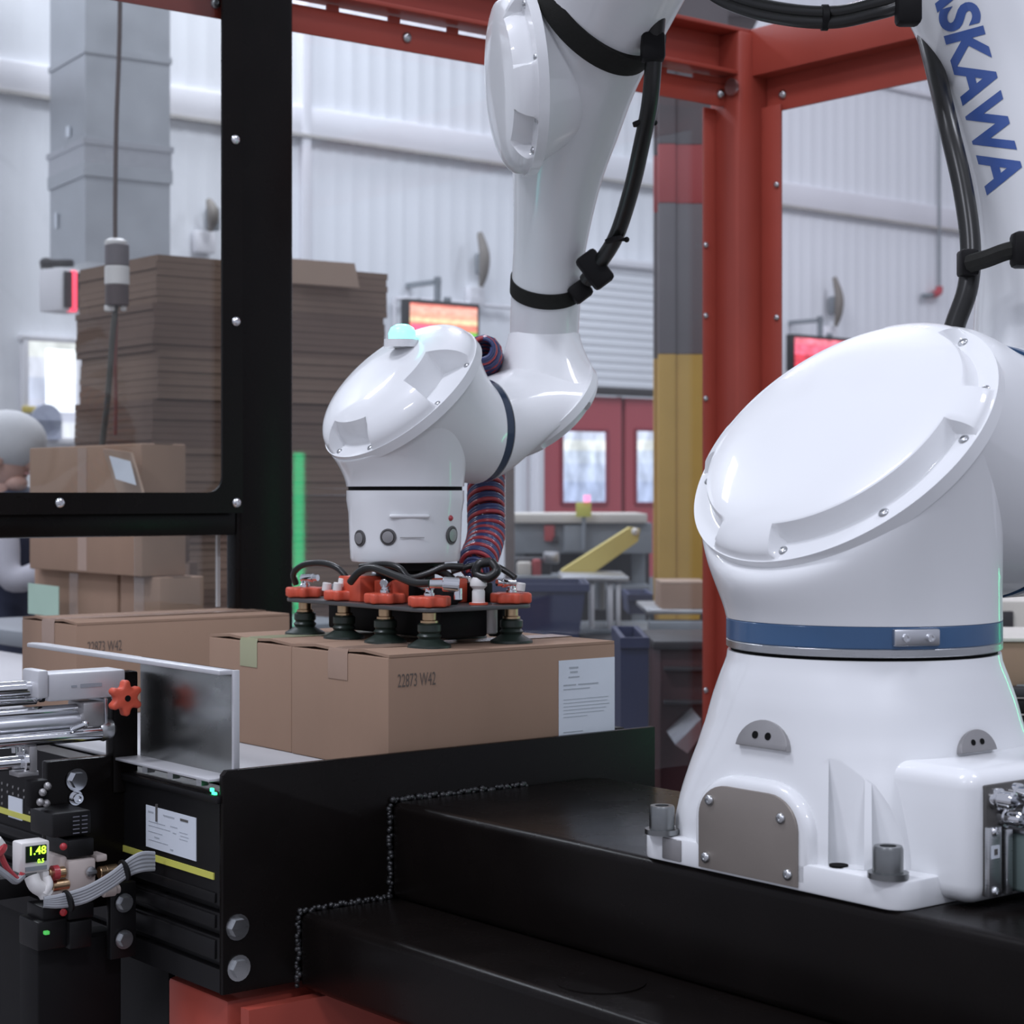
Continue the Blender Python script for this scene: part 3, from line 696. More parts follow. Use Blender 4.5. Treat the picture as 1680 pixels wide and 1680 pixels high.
# connector housing towards -B
tc0, tc1, vc = .061, .31, -.926
mb = MB(); mb.box(W((tc0+tc1)/2, (vc-.70)/2, ZBM+.072), tc1-tc0, -.70-vc, .136, A, B, UP, bev=.020, seg=5); obj('connector_housing', mb, M_WHITE, base)
cpn = obj('connector_panel', MB().box(W((tc0+tc1)/2+.004, vc-.001, ZBM+.069), tc1-tc0-.028, .006, .112, A, B, UP, bev=.002), mat('panel_dark', (.10, .095, .09), .4, metal=.4, noise=.2, nscale=50), rb)
def cpt(dt, dz, out=0.0): return W(tc0+.014+dt, vc-.004-out, ZBM+.013+dz)
for (dt, dz, r) in ((.018, .098, .011), (.050, .100, .011), (.083, .102, .011), (.030, .078, .010), (.066, .079, .012), (.100, .082, .012), (.135, .1, .011), (.14, .08, .011)):
    mb = MB(); mb.lathe([(r, 0), (r, .006), (r*.8, .007), (r*.8, .022), (r*.62, .024), (r*.6, .014)], cpt(dt, dz), -B, 18); obj('round_connector', mb, M_CHROME, cpn)
mb = MB(); mb.box(cpt(.011, .036, .003), .020, .006, .070, A, B, UP, bev=.001); mb.box(cpt(.031, .034, .004), .010, .010, .066, A, B, UP, bev=.002); obj('connector_flange', mb, M_STEEL, cpn)
mb = MB(); mb.box(cpt(.010, .046, .0066), .013, .0008, .013, A, B, UP); obj('square_sticker', mb, M_PAPER, cpn)
mb = MB(); mb.box(cpt(.010, .046, .0072), .005, .0006, .006, A, B, UP); obj('sticker_mark', mb, M_INKD, cpn)
for dz in (.006, .066): roundhead(rb, 'connector_screw', cpt(.010, dz, .006), -B, .005, M_CHROME).parent = cpn
hd = obj('connector_hood', MB().box(cpt(.088, .033, .030), .094, .060, .062, A, B, UP, bev=.005, seg=3), M_GREEN, cpn) if False else None
hood = obj('connector_hood', MB().box(cpt(.092, .032, .028), .10, .056, .060, A, B, UP, bev=.004, seg=3), M_GREEN, rb)
mb = MB(); mb.box(cpt(.092, .0635, .028), .102, .058, .004, A, B, UP, bev=.001); obj('hood_lid', mb, M_ALU, hood)
mb = MB()
for (a, b, w, h) in ((.058, .034, .0016, .012), (.066, .034, .0016, .012), (.062, .040, .0095, .0016), (.062, .028, .0095, .0016)): mb.box(cpt(a, b, .0566), w, .0006, h, A, B, UP)
obj('hood_mark', mb, M_PAPER, hood)
mb = MB(); mb.box(cpt(.049, .034, .0566), .012, .0006, .0008, A, B, UP); mb.box(cpt(.1, .034, .0566), .06, .0006, .0008, A, B, UP); obj('hood_line', mb, M_PAPER, hood)
# --- S joint ring
zr_ = -.179
mb = MB(); mb.lathe([(.149, -.004), (.149, .004)], C_(0, 0, zr_), UP, 64); obj('joint_gap', mb, M_DARK, rb)
mb = MB(); mb.lathe([(.1535, 0), (.1545, .001), (.1545, .008), (.1535, .009)], C_(0, 0, zr_+.004), UP, 72); obj('joint_collar', mb, M_STEEL, rb)
mb = MB(); mb.lathe([(.1532, 0), (.1545, .0015), (.1545, .023), (.1532, .0245)], C_(0, 0, zr_+.0125), UP, 72); ring = obj('joint_ring', mb, M_BLUE, rb); ring['label'] = 'blue joint ring band'
rv = bvh_of(ring); p, n = hit(rv, 1503, 1046)
if p:
    X, Y, Z = frame_from(n); mb = MB(); mb.box(p-n*.004, .052, .018, .016, X, Y, n, bev=.002); br = obj('ring_bracket', mb, M_ALU, rb)
    for s in (-.014, .014): capbolt(rb, 'bracket_bolt', p+X*s+n*.003, n, .0042, .006, M_CHROME, False).parent = br
mb = MB(); p, n = hit(bb, 1592, 1075); mb.box(p, .0025, .003, .012); obj('zero_mark', mb, M_DARK, rb)
# --- elbow housings: tilted rim circle lofted to two joint circles
E1 = -B; RT2 = math.sqrt(.5)
def vdir(al): return A*math.cos(al)+UP*math.sin(al)
def leg_loft(mb, rim, R, c1, al1, r1, pw=1.5, n=16, N=80, cpw=1.0):
    rings = []
    for i in range(n+1):
        s = i/n; al = math.radians(al1+(45-al1)*(s**1.15)); c = c1.lerp(rim, s**cpw); r = r1+(R-r1)*s**pw
        rings.append(circ(c, E1, vdir(al), r, N))
    mb.loft(rings)
def sm(a, b, x):
    f = max(0, min(1, (x-a)/(b-a))); return f*f*(3-2*f)
def cap_dome(c, n, e1, e2, R, dome, fl, notches, nphi=240, pexp=4.0, skirt=.010):
    rad = [0.02]+[.8*k/14 for k in range(1, 15)]+[.8+.2*k/26 for k in range(1, 27)]
    extra = []
    for (_, _, rn) in notches:
        if rn < .8: extra += [rn-.02, rn-.01, rn, rn+.01, rn+.02]
    rad = sorted(set(round(x, 4) for x in rad+extra)); mb = MB(); rings = []
    def pt(x, f, h): return c+e1*(R*x*math.cos(f))+e2*(R*x*math.sin(f))+n*h
    for x in rad:
        rg = []
        for k in range(nphi):
            f = 2*PI*k/nphi; hd = fl+dome*math.sqrt(max(0, 1-min(1, x/.985)**pexp)); m = 0
            for (a0, a1, rn) in notches:
                dd = (math.degrees(f)-a0) % 360; span = a1-a0
                if dd <= span:
                    mm = sm(0, 2.5, dd)*sm(0, 2.5, span-dd)*sm(rn-.02, rn+.02, x); m = max(m, mm)
            rg.append(pt(x, f, hd*(1-m)+fl*m))
        rings.append(rg)
    rings.append([pt(1.0, 2*PI*k/nphi, fl-.003) for k in range(nphi)])
    rings.append([pt(1.0, 2*PI*k/nphi, -skirt) for k in range(nphi)])
    mb.loft(rings); return mb
def cap_screws(parent, c, n, e1, e2, R, fl, angs, r=.006, x=.92):
    for a in angs:
        f = math.radians(a); roundhead(rb, 'cap_screw', c+e1*(R*x*math.cos(f))+e2*(R*x*math.sin(f))+n*(fl-.0005), n, r, M_STEEL).parent = parent
S45 = (A+UP)*RT2; NC = (UP-A)*RT2
# shoulder
R1 = .189; rim1 = P(1386, 731, 2.17)
mb = MB()
leg_loft(mb, rim1, R1, C_(0, 0, zr_+.037), 0, .1545, 1.35)
leg_loft(mb, rim1, R1, C_(.205, 0, .025), 90, .152, 1.4)
sh = obj('shoulder_housing', mb, M_WHITE, rb, sharp=32)
n1 = [(-84, 2, .84), (-166, -113, .86), (20, 66, .86), (100, 176, .90)]
dome1 = obj('shoulder_cap', cap_dome(rim1+NC*.004, NC, E1, S45, R1*1.012, .034, .006, n1), M_WHITE, rb, sharp=30)
cap_screws(dome1, rim1+NC*.004, NC, E1, S45, R1*1.012, .006, (-81, -41, -2, 24, 61, -117, -158, 140), .0062)
mb = MB(); mb.lathe([(.150, 0), (.150, .012)], C_(.204, 0, .025), A, 64); obj('joint_gap', mb, M_DARK, rb)
mb = MB(); mb.lathe([(.1535, 0), (.1535, .012)], C_(.214, 0, .025), A, 64); obj('joint_ring', mb, M_BLUE, rb)
# lower arm (link 2), rising and leaning towards the conveyor
UL = .36
sp = [(0, -.02, .12), (-.004, .10, .112), (-.006, .20, .105), (-.006, .31, .101), (.002, .39, .102), (.024, .47, .104), (.052, .545, .107), (.085, .63, .112), (.13, .73, .122), (.17, .83, .126), (.19, .92, .126), (.20, .98, .10), (.205, 1.0, .05)]
pts = spline([V((a, b, c)) for a, b, c in sp], 5)
mb = MB(); rings = []
for i, q in enumerate(pts):
    a_, b_ = pts[max(0, i-1)], pts[min(len(pts)-1, i+1)]; d = (B*(b_.x-a_.x)+UP*(b_.y-a_.y)).normalized()
    rings.append(circ(C_(UL, q.x, q.y), A, d.cross(A).normalized(), q.z, 64))
mb.loft(rings)
mb.lathe([(.148, .226), (.153, .232), (.153, .30), (.150, .36), (.138, .42), (.11, .46), (.05, .48)], C_(0, 0, .025), A, 64)
la = obj('lower_arm', mb, M_WHITE, rb, sharp=32)
mb = MB(); mb.lathe([(.128, -.05), (.132, -.1), (.13, -.2), (.12, -.26), (.08, -.3)], C_(UL, .185, .90), A, 48); obj('elbow_housing', mb, M_WHITE, rb)
lbv = bvh_of(la)
me = text_mesh('YASKAWA', 89, offset=3.0, spacing=1.0)
bm = bmesh.new(); bm.from_mesh(me)
bmesh.ops.triangulate(bm, faces=bm.faces)
for _ in range(2):
    bmesh.ops.subdivide_edges(bm, edges=[e for e in bm.edges if e.calc_length() > 12], cuts=1)
    bmesh.ops.triangulate(bm, faces=bm.faces)
du_ = V((.262, .965)); uu_ = V((.965, -.262)); bad = []
for v in bm.verts:
    q = V((1592, 104))+du_*(v.co.x*1.0)+uu_*v.co.y
    p, n = hit(lbv, q.x, q.y)
    if p is None: bad.append(v); continue
    v.co = p+n*.0009
bmesh.ops.delete(bm, geom=bad, context='VERTS')
bm.to_mesh(me); bm.free()
lt = obj('lettering', None, M_LOGO, la, mesh=me, sharp=80); lt['label'] = 'blue lettering on the arm'
# forearm (link 3), tube with flared upper housing
fsp = [(893, 545, 3.105, .0555), (896, 480, 3.07, .0558), (902, 400, 3.02, .0575), (914, 290, 2.95, .0685), (928, 200, 2.89, .083), (942, 120, 2.835, .0945), (962, 60, 2.80, .0995), (990, 0, 2.75, .102), (1040, -100, 2.66, .105), (1110, -190, 2.56, .107), (1200, -270, 2.45, .112), (1290, -330, 2.36, .118)]
fp = [P(a, b, d) for a, b, d, r in fsp]; fr = [r for *_, r in fsp]
fpts = spline(fp, 6); frad = [v.x for v in spline([V((r, 0, 0)) for r in fr], 6)]
def fframe(i):
    d = (fpts[min(i+1, len(fpts)-1)]-fpts[max(i-1, 0)]).normalized(); X, Y, Z = frame_from(d, V((0, -1, 0))); return X, Y, d
mb = MB(); mb.loft([circ(fpts[i], *fframe(i)[:2], frad[i], 64) for i in range(len(fpts))])
# branch to the forearm cap
capC = P(857, 133, 2.80); capN = V((-.975, -.20, -.09)).normalized(); cX, cY, _ = frame_from(capN, UP); RC = .136
kk = 5*6
mb.loft([circ(capC.lerp(P(945, 130, 2.845), s), cX, cY, RC+(.085-RC)*s**.8, 64) for s in [k/8 for k in range(9)]])
fa = obj('forearm', mb, M_WHITE, rb, sharp=32)
nf = [(-1, 50, .80), (-66, -33, .80), (160, 235, .84), (70, 120, .86)]
fc = obj('forearm_cap', cap_dome(capC+capN*.002, capN, cX, cY, RC*1.01, .034, .005, nf), M_WHITE, rb, sharp=30)
cap_screws(fc, capC+capN*.002, capN, cX, cY, RC*1.01, .005, (3, 46, -37, -62, 165, 228), .006)
# wrist elbow (joins forearm tube to the horizontal wrist axis)
Tx = W(.205, .235, 0); Tx = P(665, 800, 2.92); Tx.z = 0
def T_(u, dz, w=0.0): return Tx+A*u+B*w+UP*(ZC+dz)
rim2 = P(882, 668, 3.085); R2 = .108
mb = MB()
leg_loft(mb, rim2, R2, P(893, 548, 3.105), 0, .0575, 1.3)
leg_loft(mb, rim2, R2, T_(.150, .097), 90, .081, 1.2)
we = obj('wrist_elbow', mb, M_WHITE, rb, sharp=32)
n2 = [(-70, -20, .80), (0, 40, .82), (80, 130, .8), (170, 230, .82)]
wc = obj('wrist_elbow_cap', cap_dome(rim2-NC*.003, -NC, B, S45, R2*1.01, .026, .004, n2, nphi=180), M_WHITE, rb, sharp=30)
cap_screws(wc, rim2-NC*.003, -NC, B, S45, R2*1.01, .004, (-65, -25, 5, 35), .005)
mb = MB(); mb.lathe([(.0805, 0), (.0815, .001), (.0815, .016), (.0805, .017)], T_(.131, .097), A, 56); rg2 = obj('joint_ring', mb, mat('joint_ring_dark', (.022, .04, .075), .25, noise=.1, coat=.3), rb); rg2['label'] = 'blue wrist joint ring'
mb = MB(); mb.lathe([(.079, 0), (.079, .005)], T_(.147, .097), A, 56); obj('joint_gap', mb, M_DARK, rb)
# wrist housing above the flange
rim3 = P(661, 650, 2.915); R3 = .139
mb = MB()
leg_loft(mb, rim3, R3, T_(0, .009), 0, .0895, 1.45)
leg_loft(mb, rim3, R3, T_(.132, .097), 90, .0835, 1.2)
wh = obj('wrist_housing', mb, M_WHITE, rb, sharp=32)
n3 = [(-108, -64, .80), (-18, 27, .60), (150, 200, .84)]
wcap = obj('wrist_cap', cap_dome(rim3+NC*.003, NC, E1, S45, R3*1.01, .048, .005, n3, pexp=3.2), M_WHITE, rb, sharp=30)
cap_screws(wcap, rim3+NC*.003, NC, E1, S45, R3*1.01, .005, (-103, -69, -14, 23), .005, .93)
mb = MB(); mb.lathe([(.0205, 0), (.021, .008), (.017, .017), (.009, .0215), (.003, .0225)], P(660, 556, 2.90), UP, 24); led = obj('status_lamp', mb, M_LED, rb); led['label'] = 'glowing cyan status lamp'
mb = MB(); mb.lathe([(.026, -.012), (.026, .0)], P(658, 557, 2.90), UP, 24); obj('lamp_seat', mb, M_WHITE, led)
mb = MB(); mb.lathe([(.0865, 0), (.0865, .006)], T_(0, .003), UP, 56); obj('joint_gap', mb, M_DARK, rb)
mb = MB(); mb.lathe([(.074, -.105), (.0815, -.104), (.0835, -.099), (.0845, -.08), (.0865, -.03), (.0895, -.012), (.0895, .003)], T_(0, 0), UP, 64); fl = obj('tool_flange', mb, M_WHITE, rb)
fb = bvh_of(fl)
for (px, py, r) in ((591, 883, .0125), (637, 881, .0125), (741, 878, .014)):
    p, n = hit(fb, px, py)
    mb = MB(); mb.lathe([(r, -.003), (r, .0015), (r*.82, .002), (r*.8, .0005), (r*.25, .0005)], p, n, 22); obj('port_plug', mb, mat('port_grey', (.09, .085, .085), .4, noise=.2), fl)
    mb = MB(); mb.lathe([(r*.72, 0), (r*.7, .003), (r*.3, .0035)], p+n*.0, n, 20); obj('port_cap', mb, M_LUG, fl)
p, n = hit(fb, 672, 847); X, Y, Z = frame_from(n)
mb = MB(); mb.box(p-n*.001, .060, .006, .007, X, Y, n, bev=.0028, seg=3); obj('flange_pad', mb, M_WHITE, fl)
p, n = hit(fb, 676, 882); X, Y, Z = frame_from(n)
mb = MB(); mb.box(p+n*.0022, .036, .0012, .001, X, Y, n); obj('flange_line', mb, M_LUG, fl)
p, n = hit(fb, 739, 850); mb = MB(); mb.sphere(p, .0045, 10); obj('red_dot', mb, M_HOSER, fl)

# straps and hoses on the arm
def band(i, w, extra, name='strap', lean=0.0):
    X, Y, d = fframe(i); d = (d+V((lean, 0, 0))).normalized(); X, Y, d = frame_from(d, V((0, -1, 0))); r = frad[i]+extra; c = fpts[i]; rr = [circ(c-d*(w/2), X, Y, r-.0015, 64), circ(c-d*(w/2), X, Y, r, 64), circ(c+d*(w/2), X, Y, r+(frad[min(i+1, len(frad)-1)]-frad[i]), 64), circ(c+d*(w/2), X, Y, r-.0015, 64)]
    mb = MB(); mb.loft(rr); return obj(name, mb, M_VELC, rb)
def near_i(y): return min(range(len(fpts)), key=lambda i: abs((HY-F*(fpts[i].z-ZC)/fpts[i].y)-y))
band(near_i(468), .026, .0025); band(near_i(12), .036, .0065, lean=.34)
hz = [(1090, -60, 2.66), (1079, 20, 2.68), (1073, 90, 2.70), (1066, 170, 2.74), (1052, 240, 2.79), (1036, 310, 2.85), (1012, 385, 2.92), (985, 430, 2.97), (962, 460, 3.0)]
ch = thing('cable_hose', 'black corrugated cable hose strapped along the hanging forearm', 'hose', P(962, 470, 3.0))
mb = MB(); mb.tube([P(*q) for q in hz], lambda f: .0122, n=14, smooth=8); obj('hose', mb, M_RUB, ch)
mb = MB(); mb.box(P(976, 442, 2.975), .036, .03, .058, V((.8, 0, .6)), V((0, 1, 0)), V((-.6, 0, .8)), bev=.006); mb.box(P(952, 478, 3.02), .034, .03, .03, V((.8, 0, .6)), V((0, 1, 0)), V((-.6, 0, .8)), bev=.006); obj('clamp', mb, M_BLACKM, ch)
mb = MB(); mb.box(P(1071, 78, 2.695), .034, .034, .040, bev=.006); obj('clamp', mb, M_BLACKM, ch)
for (x, y, d) in ((1066, 201, 2.765), (1020, 393, 2.91)):
    mb = MB(); mb.cyl(P(x-12, y, d), P(x+8, y, d), .0028, n=8); mb.sphere(P(x+8, y, d), .0045, 8); mb.lathe([(.0135, -.003), (.0135, .003)], P(x-13, y, d), V((-.25, 0, 1)), 16); obj('tie', mb, M_BLACKM, ch)
h2 = thing('looped_cable_hose', 'pair of black cable hoses looping across the top of the cell', 'hose', P(1340, 40, 2.42))
for dy, nm in ((0, 'hose'), (-16, 'hose')):
    mb = MB(); mb.tube([P(1115, -70+dy, 2.62), P(1165, -12+dy, 2.58), P(1225, 17+dy, 2.52), P(1300, 33+dy, 2.46), P(1370, 36+dy, 2.42), P(1430, 24+dy, 2.38), P(1480, 8+dy, 2.36), P(1530, -30+dy, 2.36)], .0085, n=12, smooth=8); obj(nm, mb, M_RUB, h2)
mb = MB(); mb.lathe([(.0165, -.004), (.0165, .004)], P(1353, 29, 2.43), V((1, 0, 0)), 16); obj('tie', mb, M_BLACKM, h2)
mb = MB(); mb.box(P(1490, 8, 2.35), .03, .03, .05, bev=.006); obj('clamp', mb, M_BLACKM, h2)
h3 = thing('rising_cable_hose', 'black cable hose rising beside the lettered white arm', 'hose', P(1560, 560, 2.30))
mb = MB(); mb.tube([P(1545, 600, 2.30), P(1568, 530, 2.30), P(1588, 470, 2.30), P(1592, 400, 2.31), P(1580, 310, 2.33), P(1558, 215, 2.36), P(1538, 130, 2.42), P(1520, 60, 2.48)], .0125, n=14, smooth=8); obj('hose', mb, M_RUB, h3)
mb = MB(); mb.box(P(1588, 432, 2.295), .022, .03, .032, bev=.004); obj('clamp', mb, M_BLACKM, h3)
mb = MB(); mb.tube([P(1592, 432, 2.28), P(1620, 424, 2.26), P(1650, 413, 2.25), P(1680, 407, 2.24)], .011, n=8); obj('strap', mb, M_VELC, h3)
mb = MB(); mb.box(P(1685, 410, 2.24), .036, .03, .042, bev=.006); obj('strap_buckle', mb, M_BLACKM, h3)
# ------------------------------------------------------------------ cartons on the conveyor
BELT = -.382
def carton(label, t0, t1, v0, v1, h, group=None, print_text=None, tape=M_TAPE, z0=BELT):
    o = thing('carton', label, 'carton', W((t0+t1)/2, (v0+v1)/2, z0), group)
    vm = (v0+v1)/2; tm = (t0+t1)/2; th = .004
    mb = MB(); mb.box(W(tm, vm, z0+(h-th)/2), t1-t0, v1-v0, h-th, A, B, UP, bev=.002); obj('body', mb, M_CARD, o)
    for s in (-1, 1):
        mb = MB(); g = .0012
        a, b = (v0, vm-g) if s < 0 else (vm+g, v1)
        rings = []
        for k in range(9):                      # flap bowed a little at its free end
            f = k/8; tt = t0+.0015+(t1-t0-.003)*f; lift = .0035*(1-f)**6
            def q(v, z): return W(tt, v, z0+h+z)
            e = a if s < 0 else b; i = b if s < 0 else a
            mid = (a+b)/2
            rings.append([q(e, -th), q(mid, -th+lift*1.2), q(i, -th+lift*.3), q(i, lift*.3), q(mid, lift*1.2), q(e, 0)])
        mb.loft(rings); obj('top_flap', mb, M_CARD, o, sharp=50)
    mb = MB(); w = .05
    prof = [(t0-.0008, -.042), (t0-.0008, -.004), (t0+.001, .0012), (t0+.05, .0012), (t1-.05, .0012), (t1-.001, .0012), (t1+.0008, -.004), (t1+.0008, -.055)]
    mb.loft([[W(t, vm-w/2, z0+h+z), W(t, vm+w/2, z0+h+z), W(t+.0003, vm+w/2, z0+h+z+.0003), W(t+.0003, vm-w/2, z0+h+z+.0003)] for t, z in prof]); obj('tape', mb, tape, o, sharp=20)
    if print_text:
        px, y, size = print_text; tt = tpx(px, v0-.001); d = (Q+A*tt+B*v0).y
        text('printed_code', '22873 W42', size, W(tt, v0-.0006, -(y-HY)/F*d), A, UP, M_INKB, o, offset=0, stretch=.52)
    return o
v1a = .015; t0a, t1a = tpx(637, v1a), tpx(1009, v1a)
vmid = vpx(477, t0a); v2 = vpx(341, t0a)
c1 = carton('brown carton with white address label beneath the gripper', t0a, t1a, v1a, vmid-.0015, .160, 'cartons on the infeed conveyor', (684, 1116, .026))
carton('brown carton with greenish tape just behind the labelled carton', t0a+.002, t1a, vmid+.0015, v2, .160, 'cartons on the infeed conveyor', None, mat('green_tape', (.36, .36, .22), .3, noise=.06))
v3a = .875; t3 = tpx(125, v3a); v3b = vpx(36, t3)
carton('brown carton furthest back on the conveyor by the black post', t3, t3+.425, v3a, v3b, .160, 'cartons on the infeed conveyor', (172, 1061, .026))
# shipping label
la0, la1 = tpx(917, v1a-.001), t1a-.0015
dl = (Q+A*la0+B*v1a).y; zl1 = -(1084-HY)/F*dl; zl0 = BELT+.008
sl = obj('address_label', MB().box(W((la0+la1)/2, v1a-.0006, (zl0+zl1)/2), la1-la0, .0006, zl1-zl0, A, B, UP), M_PAPER, c1); sl['label'] = 'white address label with grey print'
def bar(f0, f1, g0, g1, m=M_INK):
    w = la1-la0; h = zl1-zl0
    return (W(la0+w*(f0+f1)/2, v1a-.0012, zl1-h*(g0+g1)/2), w*(f1-f0), .0004, h*(g1-g0))
mb = MB()
for k, (f0, f1, g0, g1) in enumerate([(.18, .34, .08, .10), (.20, .33, .13, .15), (.17, .36, .19, .205), (.08, .30, .28, .295), (.34, .70, .28, .295), (.08, .55, .33, .34), (.08, .88, .45, .455), (.08, .86, .49, .495), (.08, .9, .53, .535), (.08, .84, .57, .575), (.08, .80, .61, .615), (.08, .5, .65, .655), (.08, .42, .82, .83), (.08, .38, .86, .87), (.08, .2, .90, .91), (.08, .34, .945, .955), (.42, .5, .93, .955)]):
    c, a, b, d = bar(f0, f1, g0, g1); mb.box(c, a, b, d, A, B, UP)
obj('label_print', mb, mat('faint_print', (.40, .43, .47), .6, noise=.2, nscale=300), sl)

# ------------------------------------------------------------------ infeed conveyor
TS = PT_L+.002                                # outer face of the side profile
cv = thing('belt_conveyor', 'belt conveyor with black slotted side profile and pale belt', 'conveyor', W(.1, 1.2, -ZC))
VE2 = 2.4
mb = MB(); mb.box(W(.115, (.03+VE2)/2, BELT-.004), .63, VE2-.03, .007, A, B, UP, bev=.003); obj('belt', mb, M_BELT, cv)
mb = MB(); mb.box(W(.115, (.03+VE2)/2, BELT-.04), .60, VE2-.06, .05, A, B, UP); obj('bed', mb, M_GREY, cv)
def profile_side(ts, sgn, name):
    z1, z0 = -.386, -.640; s = sgn
    poly = [(0, z1), (.038, z1), (.038, z0), (0, z0)]
    cuts = [(-.528, -.538), (-.560, -.570), (-.600, -.610)]
    pts = [(.038*s, z0), (.038*s, z1), (0, z1), (0, -.515)]
    for a, b in cuts: pts += [(0, a), (.010*s, a-.001), (.010*s, b+.001), (0, b)]
    pts += [(0, z0)]
    mb = MB(); mb.prism(pts, Q+A*ts+B*.012+UP*ZC, A, UP, B, VE2-.05, bev=.0012); return obj(name, mb, M_BLACKA, cv)
profile_side(TS, 1, 'side_profile'); profile_side(.432, -1, 'side_profile')
for (za, zb_) in ((-.512, -.527), (-.540, -.559), (-.572, -.599)):
    mb = MB(); mb.box(W(TS-.0015, .85, (za+zb_)/2), .004, 1.66, -(zb_-za)-.002, A, B, UP, bev=.0016); obj('profile_rib', mb, M_BLACKA, cv)
def tplane(px, y, t):
    v = vpx(px, t); p = Q+A*t+B*v; return v, -(y-HY)/F*p.y
vy, zy_ = tplane(350, 1441, TS)
for (pa, pb_) in ((192, 352), (-20, 55)):
    va2, vb2 = vpx(pa, TS), vpx(pb_, TS); mb = MB(); mb.box(W(TS-.001, (va2+vb2)/2, zy_+.003), .002, abs(va2-vb2), .0085, A, B, UP); obj('yellow_strip', mb, M_YEL, cv)
va2, vb2 = vpx(241, TS), vpx(323, TS); _, zt_ = tplane(323, 1342, TS); _, zb2 = tplane(323, 1413, TS)
nl = obj('rating_label', MB().box(W(TS-.001, (va2+vb2)/2, (zt_+zb2)/2), .001, va2-vb2, zt_-zb2, A, B, UP), M_PAPER, cv); nl['label'] = 'white rating label'
mb = MB(); hh = zt_-zb2; ww = va2-vb2
for (f0, f1, g0, g1) in ((.05, .16, .12, .16), (.36, .58, .12, .155), (.06, .4, .36, .375), (.06, .5, .46, .475), (.5, .64, .34, .36), (.55, .62, .48, .5), (.06, .34, .6, .615), (.18, .28, .70, .73), (.06, .45, .8, .815), (.68, .84, .42, .435), (.70, .86, .50, .515), (.68, .84, .58, .595), (.5, .56, .88, .92)):
    mb.box(W(TS-.0017, va2-ww*(f0+f1)/2, zt_-hh*(g0+g1)/2), .0004, ww*(f1-f0), hh*(g1-g0), A, B, UP)
obj('label_print', mb, mat('faint_print', (.40, .43, .47)), nl)
mb = MB(); mb.box(W(TS-.0018, va2-ww*.775, zt_-hh*.13), .0006, ww*.15, hh*.055, A, B, UP); obj('label_mark', mb, M_INKD, nl); mb = MB(); mb.box(W(TS-.0025, va2-ww*.235, zt_-hh*.12), .003, ww*.012, hh*.42, A, B, UP); obj('label_mark', mb, M_INKD, nl)
va2, vb2 = vpx(15, TS), vpx(38, TS); _, zt_ = tplane(26, 1308, TS); _, zb2 = tplane(26, 1343, TS)
mb = MB(); mb.box(W(TS-.001, (va2+vb2)/2, (zt_+zb2)/2), .001, va2-vb2, zt_-zb2, A, B, UP); obj('small_label', mb, M_PAPER, cv)
for r in range(5):
    for cidx in range(6):
        v, z = tplane(4+cidx*9, 1285+r*11+cidx*3, TS)
        if 12 < 4+cidx*9 < 42 and r > 1: continue
        mb = MB(); mb.cyl(W(TS-.0004, v, z), W(TS-.0012, v, z), .0022, n=8); obj('vent_hole', mb, M_LUG, cv)
v, z = tplane(354, 1303, TS); mb = MB(); mb.box(W(TS-.002, v, z), .004, .009, .006, A, B, UP, bev=.001); mb.box(W(TS-.002, v+.006, z+.005), .004, .006, .005, A, B, UP, bev=.001); obj('indicator', mb, M_LEDG, cv)
mb = MB(); mb.box(W(TS-.003, .17, -.392), .01, .33, .010, A, B, UP, bev=.002); obj('cap_strip', mb, M_BLACKA, cv)
mb = MB(); mb.box(W(TS+.03, (vA+2.3)/2+.005, 0)+UP*(-ZC+(ZC-.645)/2), .01, 2.3-vA, ZC-.645, A, B, UP); obj('dark_fill_sheet', mb, M_BLACKM, cv)  # added black sheet, fills the dark space under the conveyor and hides the floor
for v in (1.5, 2.3):
    for t in (-.2, .38): mb = MB(); mb.box(W(t, v, 0)+UP*(-ZC+(ZC-.64)/2), .06, .06, ZC-.64, A, B, UP, bev=.004); obj('leg', mb, M_BLACKA, cv)
# tray plate beside the carton at the far side
mb = MB(); mb.box(W((.437+PT_R)/2, .36, BELT+.004), PT_R-.437, .68, .006, A, B, UP, bev=.001); tray = obj('side_tray', mb, M_BELT)
tag(tray, 'pale side tray beside the labelled carton above the black plate', 'tray')
for dv in (.05, .12, .2):
    mb = MB(); mb.box(W(.455, dv, BELT+.016), .016, .022, .018, A, B, UP, bev=.003); obj('tray_clip', mb, M_BLACKM, tray)

# ------------------------------------------------------------------ side guide of bent sheet
sg = thing('side_guide', 'bent aluminium sheet side guide at the conveyor corner', 'guide', W(TS+.02, .15, BELT))
tg = tpx(385, .016)
dg_ = (Q+A*tg+B*.016).y
zg1 = -(1099-HY)/F*dg_; zg0 = BELT+.014; vge = vpx(232, tg)
mb = MB(); mb.box(W(tg, (.016+vge)/2, (zg0+zg1)/2), .004, vge-.016, zg1-zg0, A, B, UP, bev=.0008); obj('upright_sheet', mb, mat('guide_sheet', (.30, .31, .30), .27, metal=1, noise=.06, nscale=8, rvar=.07), sg)
vl = vpx(62, tg)
mb = MB(); mb.prism([(0, .016), (0, vl-.02), (-.012, vl), (-.024, vl-.01), (-.024, .016)], W(tg+.002, 0, zg1-.006), A, B, UP, .006, bev=.001); obj('top_flange', mb, M_ANOD, sg)
mb = MB(); mb.box(W(tg, .0135, (zg0+zg1)/2), .009, .006, zg1-zg0, A, B, UP, bev=.001); obj('folded_edge', mb, M_ANOD, sg)
mb = MB(); mb.box(W(tg-.020, (.012+vpx(192, TS))/2, zg0+.001), .040, vpx(192, TS)-.012, .004, A, B, UP, bev=.001); obj('bottom_flange', mb, M_ANOD, sg)
